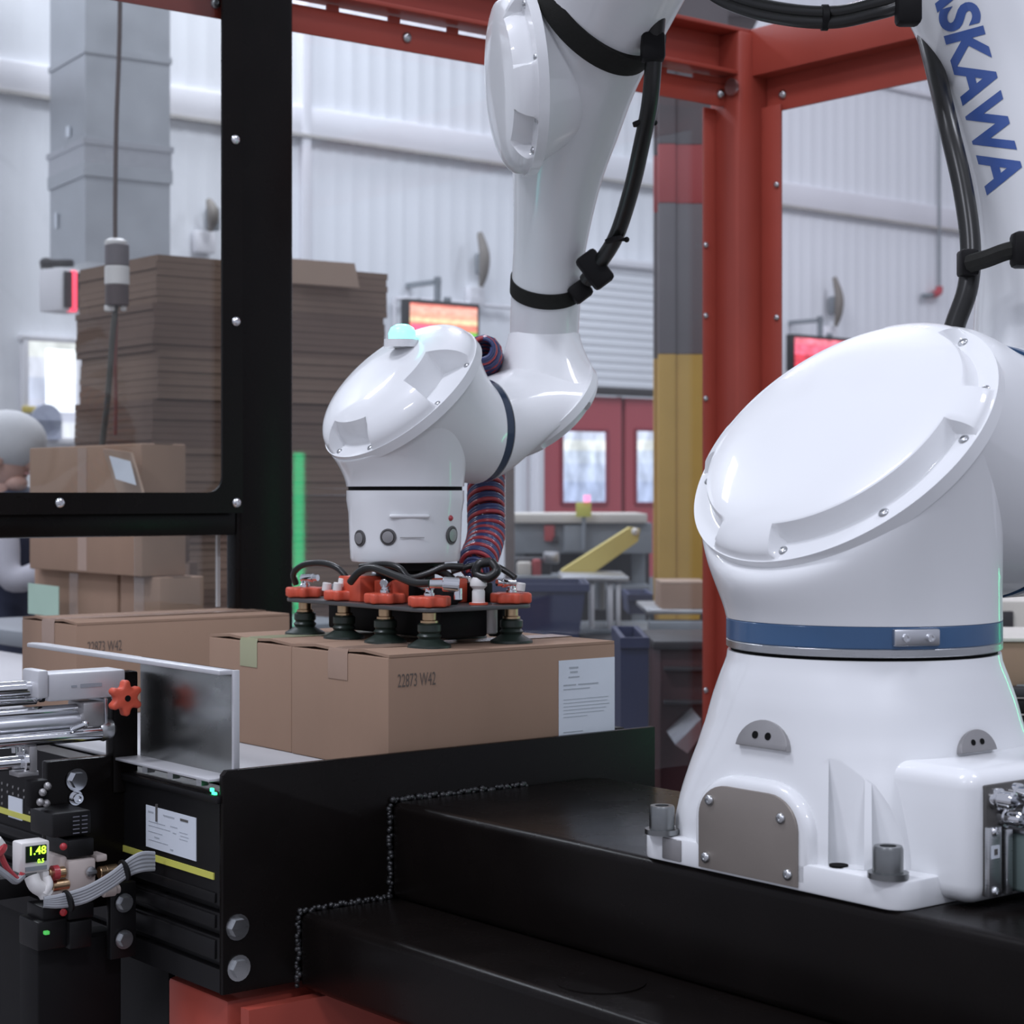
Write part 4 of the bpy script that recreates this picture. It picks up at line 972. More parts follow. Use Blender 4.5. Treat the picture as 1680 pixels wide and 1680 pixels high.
for f in (.18, .45, .7): mb = MB(); mb.cyl(W(TS+.004, .012+(vpx(192, TS)-.012)*f, zg0-.012), W(TS+.004, .012+(vpx(192, TS)-.012)*f, zg0), .009, n=6); obj('flange_nut', mb, M_STEEL, sg)

# ------------------------------------------------------------------ pusher cylinder with star knob
VP = .25
def ppt(px, y, v=VP, out=0.0):
    t = tpx(px, v-out); p = Q+A*t+B*(v-out); return V((p.x, p.y, ZC-(y-HY)/F*p.y))
def pbox(mb, x0, y0, x1, y1, v, dep, bev=.002):
    t0, t1 = tpx(x0, v), tpx(x1, v); tm = (t0+t1)/2; d = (Q+A*tm+B*v).y
    za, zb_ = -(y0-HY)/F*d, -(y1-HY)/F*d
    mb.box(W(tm, v+dep/2, (za+zb_)/2), t1-t0, dep, abs(za-zb_), A, B, UP, bev=bev)
    return W(tm, v, (za+zb_)/2), t1-t0, abs(za-zb_)
pc = thing('pusher_cylinder', 'silver pneumatic pusher cylinder with bright rods beside the conveyor', 'cylinder', ppt(100, 1160))
mb = MB(); c, w_, h_ = pbox(mb, 80, 1102, 206, 1147, VP, .05, .003); obj('cylinder_block', mb, M_ANOD, pc)
mb = MB(); pbox(mb, 62, 1100, 80, 1146, VP-.002, .05, .003); obj('end_cap', mb, M_ANOD, pc)
mb = MB(); mb.box(c-B*.0008+A*(.005), w_*.28, .0006, .005, A, B, UP); mb.box(c-B*.0008-A*(.02), .008, .0006, .003, A, B, UP); obj('faint_mark', mb, M_INK, pc)
a0 = ppt(70, 1127, VP+.025)
mb = MB(); mb.cyl(a0-A*.30, a0, .0105, n=20); mb.cyl(a0-A*.014, a0-A*.004, .019, n=20, bev=.002); obj('guide_rod', mb, M_CHROME, pc)
mb = MB(); mb.cyl(a0-A*.004, a0-A*.001, .0205, n=20); obj('rod_seal', mb, M_BLACKM, pc)
a2 = ppt(58, 1146, VP+.04); mb = MB(); mb.cyl(a2-A*.30, a2, .008, n=16); obj('guide_rod', mb, M_CHROME, pc)
for (px, y, r, dv) in ((140, 1162, .0075, .02), (136, 1182, .0125, .015), (165, 1203, .0095, .0)):
    a1 = ppt(px, y, VP+dv); mb = MB(); mb.cyl(a1-A*.42, a1, r, n=22, bev=.001); obj('tie_rod', mb, M_ALU if r > .01 else M_CHROME, pc)
mb = MB(); pbox(mb, 137, 1152, 172, 1192, VP-.004, .05, .003); obj('clevis', mb, M_LUG, pc)
mb = MB(); pbox(mb, 172, 1146, 177, 1196, VP-.004, .05, .001); obj('clevis_plate', mb, M_ALU, pc)
mb = MB(); q = ppt(168, 1196, VP+.01); mb.lathe([(.004, -.01), (.014, -.008), (.017, .0), (.014, .012), (.006, .018)], q, A, 18); obj('rod_end', mb, M_STEEL, pc)
q = ppt(140, 1188, VP-.012); mb = MB(); mb.sphere(q, .005, 10); mb.cyl(q-A*.02-UP*.006, q, .004, n=10); obj('grease_nipple', mb, M_CHROME, pc)
a3 = ppt(42, 1250, VP+.01); mb = MB(); mb.cyl(a3-A*.25, a3, .0095, n=18); mb.cyl(a3-A*.008, a3, .018, n=18, bev=.002); obj('lower_rod', mb, M_CHROME, pc)
mb = MB(); pbox(mb, 48, 1224, 62, 1270, VP-.006, .03, .002); pbox(mb, 30, 1266, 64, 1274, VP-.006, .03, .001); obj('lower_bracket', mb, M_LUG, pc)
mb = MB()
for (x, y) in ((24, 1230), (33, 1228)): mb.cyl(ppt(x, y-4, VP), ppt(x, y+5, VP), .004, n=10)
obj('nut', mb, M_CHROME, pc)
def star(parent, c, axis, r, h, lobes, m=M_ORNG, phase=0.0, name='star_knob', depth=.22, hint=UP):
    X, Y, Z = frame_from(V(axis), hint); pts = []
    n = lobes*10
    for i in range(n):
        a = 2*PI*i/n+phase; s = math.cos(lobes*(a-phase)); k = r*(1-depth*(.5-.5*math.copysign(abs(s)**.6, s)))
        pts.append((k*math.cos(a), k*math.sin(a)))
    mb = MB(); mb.prism(pts, V(c)-Z*(h/2), X, Y, Z, h, bev=h*.2, seg=2); return obj(name, mb, m, parent, sharp=50)
kc = ppt(205, 1145, VP-.028)
sk = star(None, kc, -B, .0245, .016, 6, phase=PI/2, depth=.34)
tag(sk, 'red six-lobed clamping knob in front of the aluminium sheet', 'knob')
mb = MB(); mb.cyl(kc-B*.008, kc-B*.0092, .0042, n=14); obj('knob_hole', mb, M_DARK, sk)
mb = MB(); mb.cyl(kc+B*.006, kc+B*.03, .006, n=12); obj('knob_stud', mb, M_STEEL, sk)

# ------------------------------------------------------------------ black bracket with valves and gauge
vb0 = .235
bk = thing('valve_bracket', 'black bracket plate with two bright bolts left of the conveyor side', 'bracket', ppt(150, 1480, vb0))
mb = MB(); pbox(mb, 78, 1243, 226, 1490, vb0+.04, .02, .003); pbox(mb, 186, 1102, 227, 1300, vb0+.035, .025, .003); obj('plate', mb, M_BLACK, bk)
hexbolt(bk, 'bolt', ppt(125, 1279, vb0+.038), -B, .0115, .010, M_CHROME); capbolt(bk, 'bolt', ppt(124, 1309, vb0+.038), -B, .0075, .010, M_CHROME)
mb = MB(); pbox(mb, 181, 1448, 224, 1572, TS*0+.205, .012, .002); bp2 = obj('splice_plate', mb, M_BLACKA, bk)
for y in (1481, 1541): hexbolt(bk, 'bolt', ppt(203, y, .203), -B, .0095, .009, M_STEEL)
mb = MB(); pbox(mb, 62, 1540, 200, 1700, .24, .06, .004); pbox(mb, -40, 1440, 75, 1475, .27, .05, .003); obj('strut', mb, M_BLACKM, bk)
vv = .20
mv = thing('valve_manifold', 'black and beige pneumatic valve stack on the bracket plate', 'valve', ppt(130, 1560, vv))
mb = MB(); pbox(mb, 86, 1332, 150, 1372, vv, .07, .003); obj('upper_valve', mb, M_BLACKA, mv)
c, w_, h_ = pbox(MB(), 117, 1335, 146, 1370, vv, .01)
mb = MB()
for r in range(5):
    for (f0, f1) in ((-.42, -.05), (.08, .4)):
        mb.box(c+A*(w_*(f0+f1)/2)+UP*(h_*(.38-.19*r))-B*.0007, w_*(f1-f0), .0005, h_*.05, A, B, UP)
obj('valve_print', mb, mat('grey_valve_print', (.16, .16, .19), .6, noise=.2), mv)
mb = MB(); pbox(mb, 112, 1376, 155, 1406, vv-.004, .07, .003); obj('solenoid', mb, M_BLACKA, mv)
mb = MB(); pbox(mb, 112, 1410, 158, 1462, vv-.006, .06, .004); pbox(mb, 98, 1405, 112, 1460, vv+.004, .05, .004); pbox(mb, 158, 1402, 177, 1414, vv, .03, .003); pbox(mb, 108, 1462, 155, 1480, vv-.004, .05, .003); mbd = obj('valve_block', mb, M_BEIGE, mv)
mb = MB(); q = ppt(148, 1430, vv-.008); mb.lathe([(.007, 0), (.007, .004), (.003, .005)], q, -B, 14); mb.box(q-B*.006, .012, .003, .0035, A, B, UP); obj('valve_screw', mb, M_STEEL, mbd)
for (x, y) in ((162, 1432), (172, 1430), (168, 1462)):
    mb = MB(); q = ppt(x, y, vv); mb.cyl(q, q+A*.018, .0085, n=14, bev=.001); mb.cyl(q+A*.016, q+A*.024, .006, n=14); obj('push_fitting', mb, M_BEIGE if y > 1450 else M_BRASS, mv)
for (x, y) in ((92, 1432), (98, 1452)):
    mb = MB(); q = ppt(x, y, vv); mb.cyl(q-A*.012, q+A*.012, .0075, n=14, bev=.001); obj('push_fitting', mb, M_BRASS, mv)
mb = MB(); q = ppt(90, 1432, vv-.004); mb.lathe([(.010, -.004), (.010, .004)], q, A, 16); obj('release_ring', mb, M_HOSER, mv)
mb = MB(); pbox(mb, 112, 1482, 155, 1508, vv, .06, .003); pbox(mb, 70, 1486, 106, 1512, vv+.01, .05, .003); pbox(mb, 62, 1510, 112, 1558, vv+.005, .06, .003); pbox(mb, 114, 1510, 152, 1556, vv-.003, .07, .003); obj('lower_valve', mb, M_BLACKA, mv)
for (x, y) in ((104, 1389), (104, 1497)): mb = MB(); mb.sphere(ppt(x, y, vv-.004), .005, 10); obj('indicator', mb, M_REDL, mv)
mb = MB(); pbox(mb, 74, 1528, 82, 1534, vv-.001, .01, .001); obj('indicator', mb, mat('dim_green', (.1, .5, .1), .5, emit=(.1, .8, .15), estr=.25, noise=.02), mv)
mb = MB(); pbox(mb, 50, 1280, 82, 1326, vv+.03, .02, .004); obj('elbow_block', mb, M_BLACKM, mv)
for (x, y) in ((70, 1300), (66, 1316), (78, 1290), (76, 1318)): mb = MB(); mb.sphere(ppt(x, y, vv+.025), .0055, 8); obj('fitting_nut', mb, M_LUG, mv)
gs = thing('pressure_gauge', 'small square digital pressure gauge with green display', 'gauge', ppt(58, 1440, .185))
mb = MB(); c, w_, h_ = pbox(mb, 35, 1381, 82, 1432, .185, .03, .003); pbox(mb, 70, 1428, 82, 1452, .187, .02, .003); obj('case', mb, M_PLW, gs)
mb = MB(); mb.box(c-B*.001+UP*.005, w_*.72, .002, h_*.52, A, B, UP); obj('display', mb, mat('display_black', (.01, .02, .01), .2, noise=.05), gs)
text('digits', '1.48', .0145, c-B*.0022+UP*.0085+A*.001, A, UP, mat('green_digits', (.3, .8, .05), .5, emit=(.42, 1.0, .04), estr=1.3, noise=.02), gs, offset=.0004)
text('digits', '0.5', .0075, c-B*.0022-UP*.005+A*.006, A, UP, mat('green_digits', (.3, .8, .05)), gs, offset=.0002)
mb = MB(); mb.box(c-B*.001-UP*.014, w_*.74, .002, h_*.13, A, B, UP); obj('button_bar', mb, M_GREY, gs)
mb = MB(); mb.tube([ppt(52, 1438, .19), ppt(58, 1452, .185), ppt(70, 1460, .185), ppt(76, 1468, .185)], .010, n=12); mb.tube([ppt(76, 1440, .185), ppt(80, 1452, .18), ppt(72, 1466, .18)], .006, n=10); obj('fitting', mb, M_PLW, gs)
cb = thing('grey_cable_bundle', 'bundle of grey cables curving across the beige valve block', 'cables', ppt(120, 1480, .18))
for k in range(5):
    dy = (k-2)*5; mb = MB()
    mb.tube([ppt(72, 1480+dy*.5, .175), ppt(100, 1478+dy*.8, .17), ppt(140, 1468+dy, .165), ppt(180, 1446+dy, .16), ppt(210, 1424+dy*1.1, .155), ppt(232, 1414+dy*1.3, .15), ppt(253, 1413+dy*1.2, .15)], .0034, n=8); obj('cable', mb, M_CABG, cb)
for (x, y) in ((112, 1478), (204, 1428)): mb = MB(); q = ppt(x, y, .166 if x < 150 else .156); mb.lathe([(.0145, -.0016), (.0145, .0016)], q, (ppt(x+20, y-8, .16)-ppt(x, y, .16)), 16); obj('cable_tie', mb, M_BLACKM, cb)
mb = MB(); mb.tube([ppt(-10, 1420, .17), ppt(14, 1438, .17), ppt(26, 1446, .175), ppt(38, 1436, .18)], .0042, n=8); obj('cable', mb, M_CABG, cb)
rp = thing('red_air_plug', 'small red and white air plug at the left picture edge', 'fitting', ppt(2, 1405, .17))
mb = MB(); mb.cyl(ppt(-6, 1390, .17), ppt(3, 1398, .17), .011, n=14, bev=.002); obj('collar', mb, M_HOSER, rp)
mb = MB(); mb.cyl(ppt(-8, 1378, .17), ppt(1, 1390, .17), .008, n=14, bev=.001); obj('nose', mb, M_PLW, rp)
mb = MB(); mb.tube([ppt(0, 1400, .172), ppt(12, 1425, .175), ppt(30, 1443, .178), ppt(37, 1432, .18)], .004, n=8); obj('red_tube', mb, M_HOSER, rp)

# ------------------------------------------------------------------ vacuum gripper on the flange
vg = thing('vacuum_gripper', 'vacuum gripper plate with red star knobs resting on the cartons', 'gripper', T_(0, -.222))
ZP = -.164
def G(a, b, dz): return T_(a, dz, b)
mb = MB(); mb.prism(rectpts(.205, .39, .03), T_(0, ZP-.006), A, B, UP, .006, bev=.001); obj('tool_plate', mb, mat('grey_plate', (.12, .12, .12), .4, metal=.6, noise=.1), vg)
cups = [(-.075, -.165), (-.075, -.055), (-.075, .055), (-.075, .165), (.075, -.165), (.075, -.055), (.075, .055), (.075, .165)]
first = None
for i, (a, b) in enumerate(cups):
    k = star(vg, G(a, b, ZP+.0085), UP, .0315, .015, 7, phase=.3*i, depth=.20, name='star_knob')
    mb = MB(); mb.lathe([(.008, .0), (.008, .006), (.006, .008), (.006, .018), (.0045, .019)], G(a, b, ZP+.014), UP, 14); obj('fitting_post', mb, M_CHROME, k)
    ang = [2.2, 1.2, .6, -.5, 3.6, 2.8, 1.5, 2.4][i]; dv = V((math.cos(ang), math.sin(ang), .05)); q = G(a, b, ZP+.030)
    mb = MB(); mb.cyl(q-dv*.006, q+dv*.016, .0068, n=14, bev=.001); mb.cyl(q+dv*.014, q+dv*.024, .0052, n=12); obj('hose_elbow', mb, M_CHROME, k)
    mb = MB(); mb.lathe([(.010, -.008), (.010, -.018), (.013, -.019), (.013, -.022)], G(a, b, ZP), UP, 16); cu = obj('cup_stem', mb, M_BRASS, vg)
    mb = MB(); mb.lathe([(.013, -.022), (.017, -.025), (.017, -.034), (.0145, -.037), (.018, -.041), (.0155, -.045), (.022, -.049), (.031, -.054), (.0315, -.0575), (.026, -.0575)], G(a, b, ZP), UP, 24); obj('suction_cup', mb, M_CUP, cu)
# centre hub with red blocks
mb = MB(); mb.lathe([(.060, -.105), (.060, -.117), (.045, -.118), (.045, ZP+.002)], T_(0, 0), UP, 32); obj('hub', mb, M_BLACKM, vg)
for (a, b, x, y, h) in ((-.058, .03, .05, .06, .038), (-.05, -.035, .03, .05, .034), (.02, -.085, .04, .04, .036)):
    mb = MB(); mb.box(G(a, b, ZP+h/2), x, y, h, A, B, UP, bev=.003); obj('red_block', mb, M_ORNG, vg)
for (a, b, h, m) in ((-.02, -.125, .026, M_BLACKM), (.055, -.11, .03, M_BLACKM), (-.03, .12, .022, M_GREY)):
    mb = MB(); mb.box(G(a, b, ZP+h/2), .03, .035, h, A, B, UP, bev=.003); obj('valve_block', mb, m, vg)
q = P(785, 990, 2.80); q.z = ZC+ZP
mb = MB(); mb.lathe([(.012, 0), (.012, .002), (.0095, .004), (.0095, .020), (.008, .023), (.0125, .028), (.0125, .034), (.009, .040), (.003, .042)], q, UP, 18); obj('white_peg', mb, M_PLW, vg)
mb = MB(); mb.lathe([(.014, 0), (.014, .003)], q+UP*.0005, UP, 18); obj('peg_collar', mb, M_ORNG, vg)
for (a, b, r, h, m) in ((.0, .1, .013, .035, M_BLACKM), (-.02, .02, .016, .04, M_BLACKM), (.01, -.06, .014, .042, M_BLACKM), (-.045, -.01, .006, .03, M_PLW), (.06, -.13, .013, .04, M_PLW), (.05, .0, .018, .045, M_BLACKM), (.02, .15, .014, .035, M_BLACKM), (.085, -.12, .015, .045, M_BLACKM)):
    mb = MB(); mb.cyl(G(a, b, ZP-.006-h), G(a, b, ZP-.006), r, n=14, bev=.002); obj('under_fitting', mb, m, vg)
mb = MB(); mb.box(G(.0, .0, ZP-.006-.021), .085, .30, .042, A, B, UP, bev=.004); obj('vacuum_generator', mb, M_BLACKM, vg)
def hose(pts, r=.0048, m=M_RUB): mb = MB(); mb.tube(pts, r, n=10, smooth=6); obj('vacuum_hose', mb, m, vg)
def gp(px, y, d): return P(px, y, d)
hose([gp(486, 958, 2.99), gp(482, 940, 2.98), gp(500, 926, 2.96), gp(530, 924, 2.94), gp(555, 933, 2.92), gp(572, 952, 2.91)])
hose([gp(575, 955, 2.86), gp(590, 938, 2.84), gp(612, 932, 2.82), gp(650, 945, 2.78), gp(680, 956, 2.75), gp(706, 957, 2.73)], .0058)
hose([gp(592, 930, 2.86), gp(630, 926, 2.83), gp(655, 932, 2.81), gp(672, 948, 2.80), gp(700, 942, 2.80), gp(730, 930, 2.80), gp(760, 930, 2.80)], .005)
hose([gp(845, 948, 2.82), gp(828, 936, 2.83), gp(805, 926, 2.84), gp(775, 928, 2.86), gp(740, 938, 2.86)], .0045)
hose([gp(806, 922, 2.80), gp(815, 936, 2.79), gp(800, 948, 2.79), gp(782, 942, 2.80), gp(786, 926, 2.80), gp(806, 922, 2.80)], .007)
hose([gp(705, 972, 2.84), gp(690, 950, 2.86), gp(710, 935, 2.88), gp(742, 950, 2.86), gp(752, 985, 2.84)], .006)
mb = MB(); q = gp(726, 958, 2.72); mb.cyl(q-A*.0, q+V((.024, 0, -.002)), .0105, n=16, bev=.0015); mb.cyl(q-V((.018, 0, 0)), q, .006, n=12); mb.cyl(q+V((.022, 0, -.006)), q+V((.022, 0, -.022)), .006, n=12); obj('silver_tee', mb, M_CHROME, vg)
for (x, y, d) in ((558, 962, 2.90), (566, 955, 2.91), (540, 962, 2.93), (858, 962, 2.82)):
    mb = MB(); mb.cyl(gp(x-5, y+8, d), gp(x-3, y-6, d), .007, n=12, bev=.001); obj('clear_elbow', mb, M_PLW, vg)

# ------------------------------------------------------------------ coiled air hose
ca = thing('coiled_air_hose', 'coiled red and blue air hose behind the wrist', 'air hose', P(780, 935, 3.0))
path = spline([P(792, 570, 3.02), P(800, 620, 3.16), P(806, 700, 3.20), P(798, 780, 3.12), P(797, 830, 3.08), P(797, 880, 3.05), P(786, 915, 3.0), P(772, 940, 2.96)], 80)
for ph, m in ((0, M_HOSER), (PI/2*1.0, M_HOSEB), (PI, M_HOSEB)):
    pts = []; N = len(path); prev = None; s = 0
    for i, p in enumerate(path):
        d = (path[min(i+1, N-1)]-path[max(i-1, 0)]).normalized()
        if prev is None: x, y, _ = frame_from(d)
        else: x = (prev-d*prev.dot(d)).normalized(); y = d.cross(x)
        prev = x
        if i: s += (path[i]-path[i-1]).length
        f = i/(N-1); R = .027*min(1, (1-f)*9+.15, f*12+.55)
        for k in range(2):
            a = 2*PI*(s/.0195)+ph
        pts.append(p+x*(R*math.cos(a))+y*(R*math.sin(a)))
    mb = MB(); mb.tube(pts, .0036, n=7, smooth=1); obj('hose_strand', mb, m, ca, sharp=80)
# ------------------------------------------------------------------ background left: flattened cartons, boxes, person
ORD = ['topmost', 'second from the top', 'third from the top', 'fourth from the top', 'fifth from the top', 'sixth from the top', 'seventh from the top', 'eighth from the top', 'ninth from the top', 'tenth from the top', 'fourth from the bottom', 'third from the bottom', 'second from the bottom', 'lowest']
TOPB = [None]
def flats(label_group, corner, L, Dp, z0, z1, nb, dirx, diry, mats):
    h = (z1-z0)/nb
    for i in range(nb):
        o = thing('carton_bundle', 'bundle of flattened cartons, '+ORD[nb-1-i]+' of the tall stack behind the frame', 'bundle', V((corner.x, corner.y, z0+h*i))+dirx*(L/2)+diry*(Dp/2), label_group)
        TOPB[0] = o
        jx, jy = random.uniform(-.012, .012), random.uniform(-.014, .014)
        if i == nb-1: jx -= .0; jy += .02
        mb = MB(); n = 7
        for k in range(n):
            a, b = random.uniform(-.003, .003), random.uniform(-.003, .003)
            c = V((corner.x, corner.y, z0+h*i+h*(k+.5)/n))+dirx*(L/2+jx+a)+diry*(Dp/2+jy+b)
            mb.box(c, L-.02, Dp-.02, h/n*.95, dirx, diry, UP)
        obj('sheets', mb, mats[i % len(mats)], o, sharp=20)
        mb = MB(); c = V((corner.x, corner.y, z0+h*i+h/2))+dirx*(L/2+jx)+diry*(Dp/2+jy)
        mb.box(c, .03, Dp-.004, h*.97, dirx, diry, UP); obj('strapping', mb, M_CARDL, o)
cr = P(252, 415, 5.6)
pl = thing('pallet', 'wooden pallet under the tall stack of flattened cartons', 'pallet', V((cr.x, cr.y, 0))+A*.42+B*.26)
for k in range(5):
    mb = MB(); mb.box(V((cr.x, cr.y, .13))+A*.42+B*(.03+.12*k), .86, .09, .02, A, B, UP, bev=.002); obj('deck_board', mb, mat('pallet_wood', (.35, .25, .16), .8, noise=.2, nscale=20), pl)
for k in range(3):
    mb = MB(); mb.box(V((cr.x, cr.y, .06))+A*(.05+.37*k)+B*.26, .06, .55, .12, A, B, UP, bev=.002); obj('bearer', mb, mat('pallet_wood', (.35, .25, .16)), pl)
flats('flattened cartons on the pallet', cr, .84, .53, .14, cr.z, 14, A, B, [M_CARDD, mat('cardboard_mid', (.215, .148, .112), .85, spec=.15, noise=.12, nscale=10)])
mb = MB(); o0 = Q+A*0
def on_face(px):
    m_ = (px-HX)/F; o_ = V((cr.x, cr.y, 0))-B*.03; return o_+A*((m_*o_.y-o_.x)/(A.x-m_*A.y))
f0, f1, f2, f3 = [on_face(px)+UP*(ZC-(y-HY)/F*on_face(px).y) for px, y in ((478, 424), (582, 432), (590, 472), (478, 464))]
mb.loft([[f0, f1, f2, f3], [p+B*.006 for p in (f0, f1, f2, f3)]]); fl1 = obj('hanging_flap', mb, M_CARDL, TOPB[0], sharp=20); fl1['label'] = 'pale hanging flap'
# work table with cartons
wt = thing('packing_table', 'grey packing table under the background cartons', 'table', V((P(180, 0, 4.9).x-.05, 4.95, 0))+A*.22+B*.1)
zt_ = ZC-.345
mb = MB(); tcx = V((P(180, 0, 4.9).x-.05, 4.95, 0))+A*.22+B*.1; mb.box(tcx+UP*(zt_-.02), .9, .75, .04, A, B, UP, bev=.004); obj('table_top', mb, M_GREY, wt)
for a in (-.4, .4):
    for b in (-.32, .32): mb = MB(); mb.box(tcx+A*a+B*b+UP*((zt_-.04)/2), .05, .05, zt_-.04, A, B, UP, bev=.004); obj('leg', mb, M_GREY, wt)
def bgbox(label, pxl, pxr, ytop, ybot, d, dep, face='B', m=M_CARD, group='background cartons', z0=None, z1=None):
    """box whose visible long face runs along B (or A) between two pixel columns; near edge at depth d"""
    if face == 'B':
        near = P(pxr, ytop, d); mm = (pxl-HX)/F; s = (mm*near.y-near.x)/(B.x-mm*B.y); ax, ay = B, A
    else:
        near = P(pxl, ytop, d); mm = (pxr-HX)/F; s = (mm*near.y-near.x)/(A.x-mm*A.y); ax, ay = A, B
    za = P(0, ytop, d).z if z1 is None else z1; zb_ = P(0, ybot, d).z if z0 is None else z0
    o = thing('carton', label, 'carton', V((near.x, near.y, zb_))+ax*(s/2)+ay*(dep/2), group)
    mb = MB(); c = V((near.x, near.y, (za+zb_)/2))+ax*(s/2)+ay*(dep/2)
    mb.box(c, s, dep, za-zb_, ax, ay, UP, bev=.004); obj('body', mb, m, o)
    mb = MB(); mb.box(c+UP*((za-zb_)/2+.0005), s, .05, .001, ax, ay, UP); mb.box(c-ay*(dep/2+.0005), .05, .001, za-zb_-.01, ax, ay, UP); obj('tape', mb, M_TAPE, o)
    return o, c, s, za, zb_
zt2 = zt_
zrow = P(0, 945, 4.62).z
bgbox('background carton with pale green label on the packing table', 56, 192, 930, 1050, 4.735, .12, z0=zt2, z1=zrow-.001)
b2 = bgbox('background carton under the big open carton, beside the cable', 197, 262, 945, 1050, 4.56, .12, z0=zt2, z1=zrow-.001)
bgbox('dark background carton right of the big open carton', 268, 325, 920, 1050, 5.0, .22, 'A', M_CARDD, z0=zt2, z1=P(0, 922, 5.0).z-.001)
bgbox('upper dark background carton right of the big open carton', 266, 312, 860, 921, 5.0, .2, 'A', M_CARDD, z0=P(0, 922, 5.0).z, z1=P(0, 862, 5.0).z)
o, c, s, za, zb_ = bgbox('big open carton with folded flap and paper label behind the panel', 48, 232, 722, 945, 4.57, .12, z0=zrow, z1=P(0, 728, 4.60).z)
e = P(255, 728, 4.56)
# hanging flap with paper label
f = [P(168, 736, 4.70), P(214, 742, 4.50), P(240, 830, 4.42), P(200, 830, 4.62)]
mb = MB(); mb.loft([f, [p+A*.006 for p in f]]); fo = obj('open_flap', mb, M_CARDL, o, sharp=20)
f = [P(183, 748, 4.585), P(217, 757, 4.465), P(227, 796, 4.43), P(194, 786, 4.55)]
f = [p-A*.004-V((0, .01, 0)) for p in f]
mb = MB(); mb.loft([f, [p+A*.001 for p in f]]); obj('paper_label', mb, M_PAPER, o, sharp=20)
gl0 = P(82, 980, 4.72); mb = MB(); mm = None
vq = [P(58, 956, 4.98), P(108, 962, 4.86), P(108, 1012, 4.86), P(58, 1006, 4.98)]
vq = [p-A*.02 for p in vq]
mb.loft([vq, [p+A*.002 for p in vq]]); lb = obj('green_label', mb, mat('pale_green_label', (.42, .58, .47), .5, noise=.1, nscale=12), None, sharp=20)
tag(lb, 'pale green label sheet standing before the background cartons', 'label')
# person at the left edge
def skin_mesh(name, verts, edges, radii, m, parent, sub=2, root=0):
    me = bpy.data.meshes.new(name); me.from_pydata([tuple(v) for v in verts], edges, [])
    o = bpy.data.objects.new(name, me); COL.objects.link(o)
    md = o.modifiers.new('s', 'SKIN'); md.use_smooth_shade = True
    for i, r in enumerate(radii):
        me.skin_vertices[0].data[i].radius = r if isinstance(r, tuple) else (r, r)
        me.skin_vertices[0].data[i].use_root = (i == root)
    sb = o.modifiers.new('u', 'SUBSURF'); sb.levels = sub; sb.render_levels = sub
    dg = bpy.context.evaluated_depsgraph_get(); dg.update()
    m2 = bpy.data.meshes.new_from_object(o.evaluated_get(dg)); bpy.data.objects.remove(o)
    return obj(name, None, m, parent, sharp=80, mesh=m2)
hd = P(6, 748, 6.0); px0, py0 = hd.x-.03, hd.y+.05
pe_ = thing('person', 'person in white hair net and navy clothes reaching towards the cartons', 'person', V((px0, py0, 0)))
def H(x, y, z): return V((px0+x, py0+y, z))
# facing right (+x), a little towards the viewer
vs = [H(0, 0, .94), H(0, 0, 1.12), H(.03, -.02, 1.30), H(.06, -.03, 1.385), H(.085, -.04, 1.45),   # pelvis .. neck
      H(.02, -.09, .88), H(.03, -.10, .50), H(0, -.10, .10), H(.12, -.12, .05),
      H(.02, .10, .88), H(.03, .11, .50), H(0, .11, .10), H(.12, .12, .05)]
ed = [(0, 1), (1, 2), (2, 3), (3, 4), (0, 5), (5, 6), (6, 7), (7, 8), (0, 9), (9, 10), (10, 11), (11, 12)]
ra = [(.13, .16), (.12, .15), (.13, .17), (.09, .12), .055, .095, .068, .05, .045, .095, .068, .05, .045]
skin_mesh('clothed_body', vs, ed, ra, M_NAVYC, pe_)
for s in (-1, 1):
    vs = [H(.05, s*.17-.02, 1.34), H(.10, s*.22-.03, 1.14), H(.26, s*.15-.10, 1.20), H(.33, s*.13-.12, 1.215)]
    skin_mesh('sleeve', vs, [(0, 1), (1, 2), (2, 3)], [.062, .05, .042, .036], M_GREYCL, pe_)
    w = H(.34, s*.13-.12, 1.215)
    vs = [w, w+V((.05, 0, -.005)), w+V((.075, .03, -.005)), w+V((.125, .035, -.02)), w+V((.08, .01, 0)), w+V((.135, .01, -.015)), w+V((.08, -.012, 0)), w+V((.13, -.014, -.018)), w+V((.075, -.032, -.004)), w+V((.115, -.038, -.02)), w+V((.03, -s*.035, .005)), w+V((.07, -s*.06, .005))]
    skin_mesh('gloved_hand', vs, [(0, 1), (1, 2), (2, 3), (1, 4), (4, 5), (1, 6), (6, 7), (1, 8), (8, 9), (0, 10), (10, 11)], [.028, .026, .011, .009, .011, .009, .011, .009, .010, .008, .012, .009], M_GREYCL, pe_)
mb = MB(); mb.sphere(hd, .1, 24, (.088, .078, .115)); mb.sphere(hd+V((.085, -.025, -.02)), .02, 10, (.022, .016, .024)); mb.sphere(hd+V((.04, -.015, -.085)), .04, 12, (.04, .045, .03)); mb.sphere(hd+V((-.0, -.08, -.01)), .02, 10, (.022, .012, .03)); mb.cyl(hd+V((-.01, 0, -.17)), hd+V((0, 0, -.05)), .052, n=16)
obj('head', mb, M_SKIN, pe_, sharp=80)
for s in (-1, 1): mb = MB(); mb.sphere(hd+V((.078, -.02+s*.03, .01)), .008, 8); obj('eye', mb, M_INKD, pe_)
mb = MB(); mb.box(hd+V((.082, -.02, -.055)), .014, .04, .006, bev=.002); obj('mouth', mb, mat('lips', (.42, .18, .17), .5, noise=.05), pe_)
mb = MB(); mb.sphere(hd+V((.01, 0, .045)), .11, 24, (.125, .105, .10)); obj('hair_net', mb, M_NET, pe_, sharp=80)
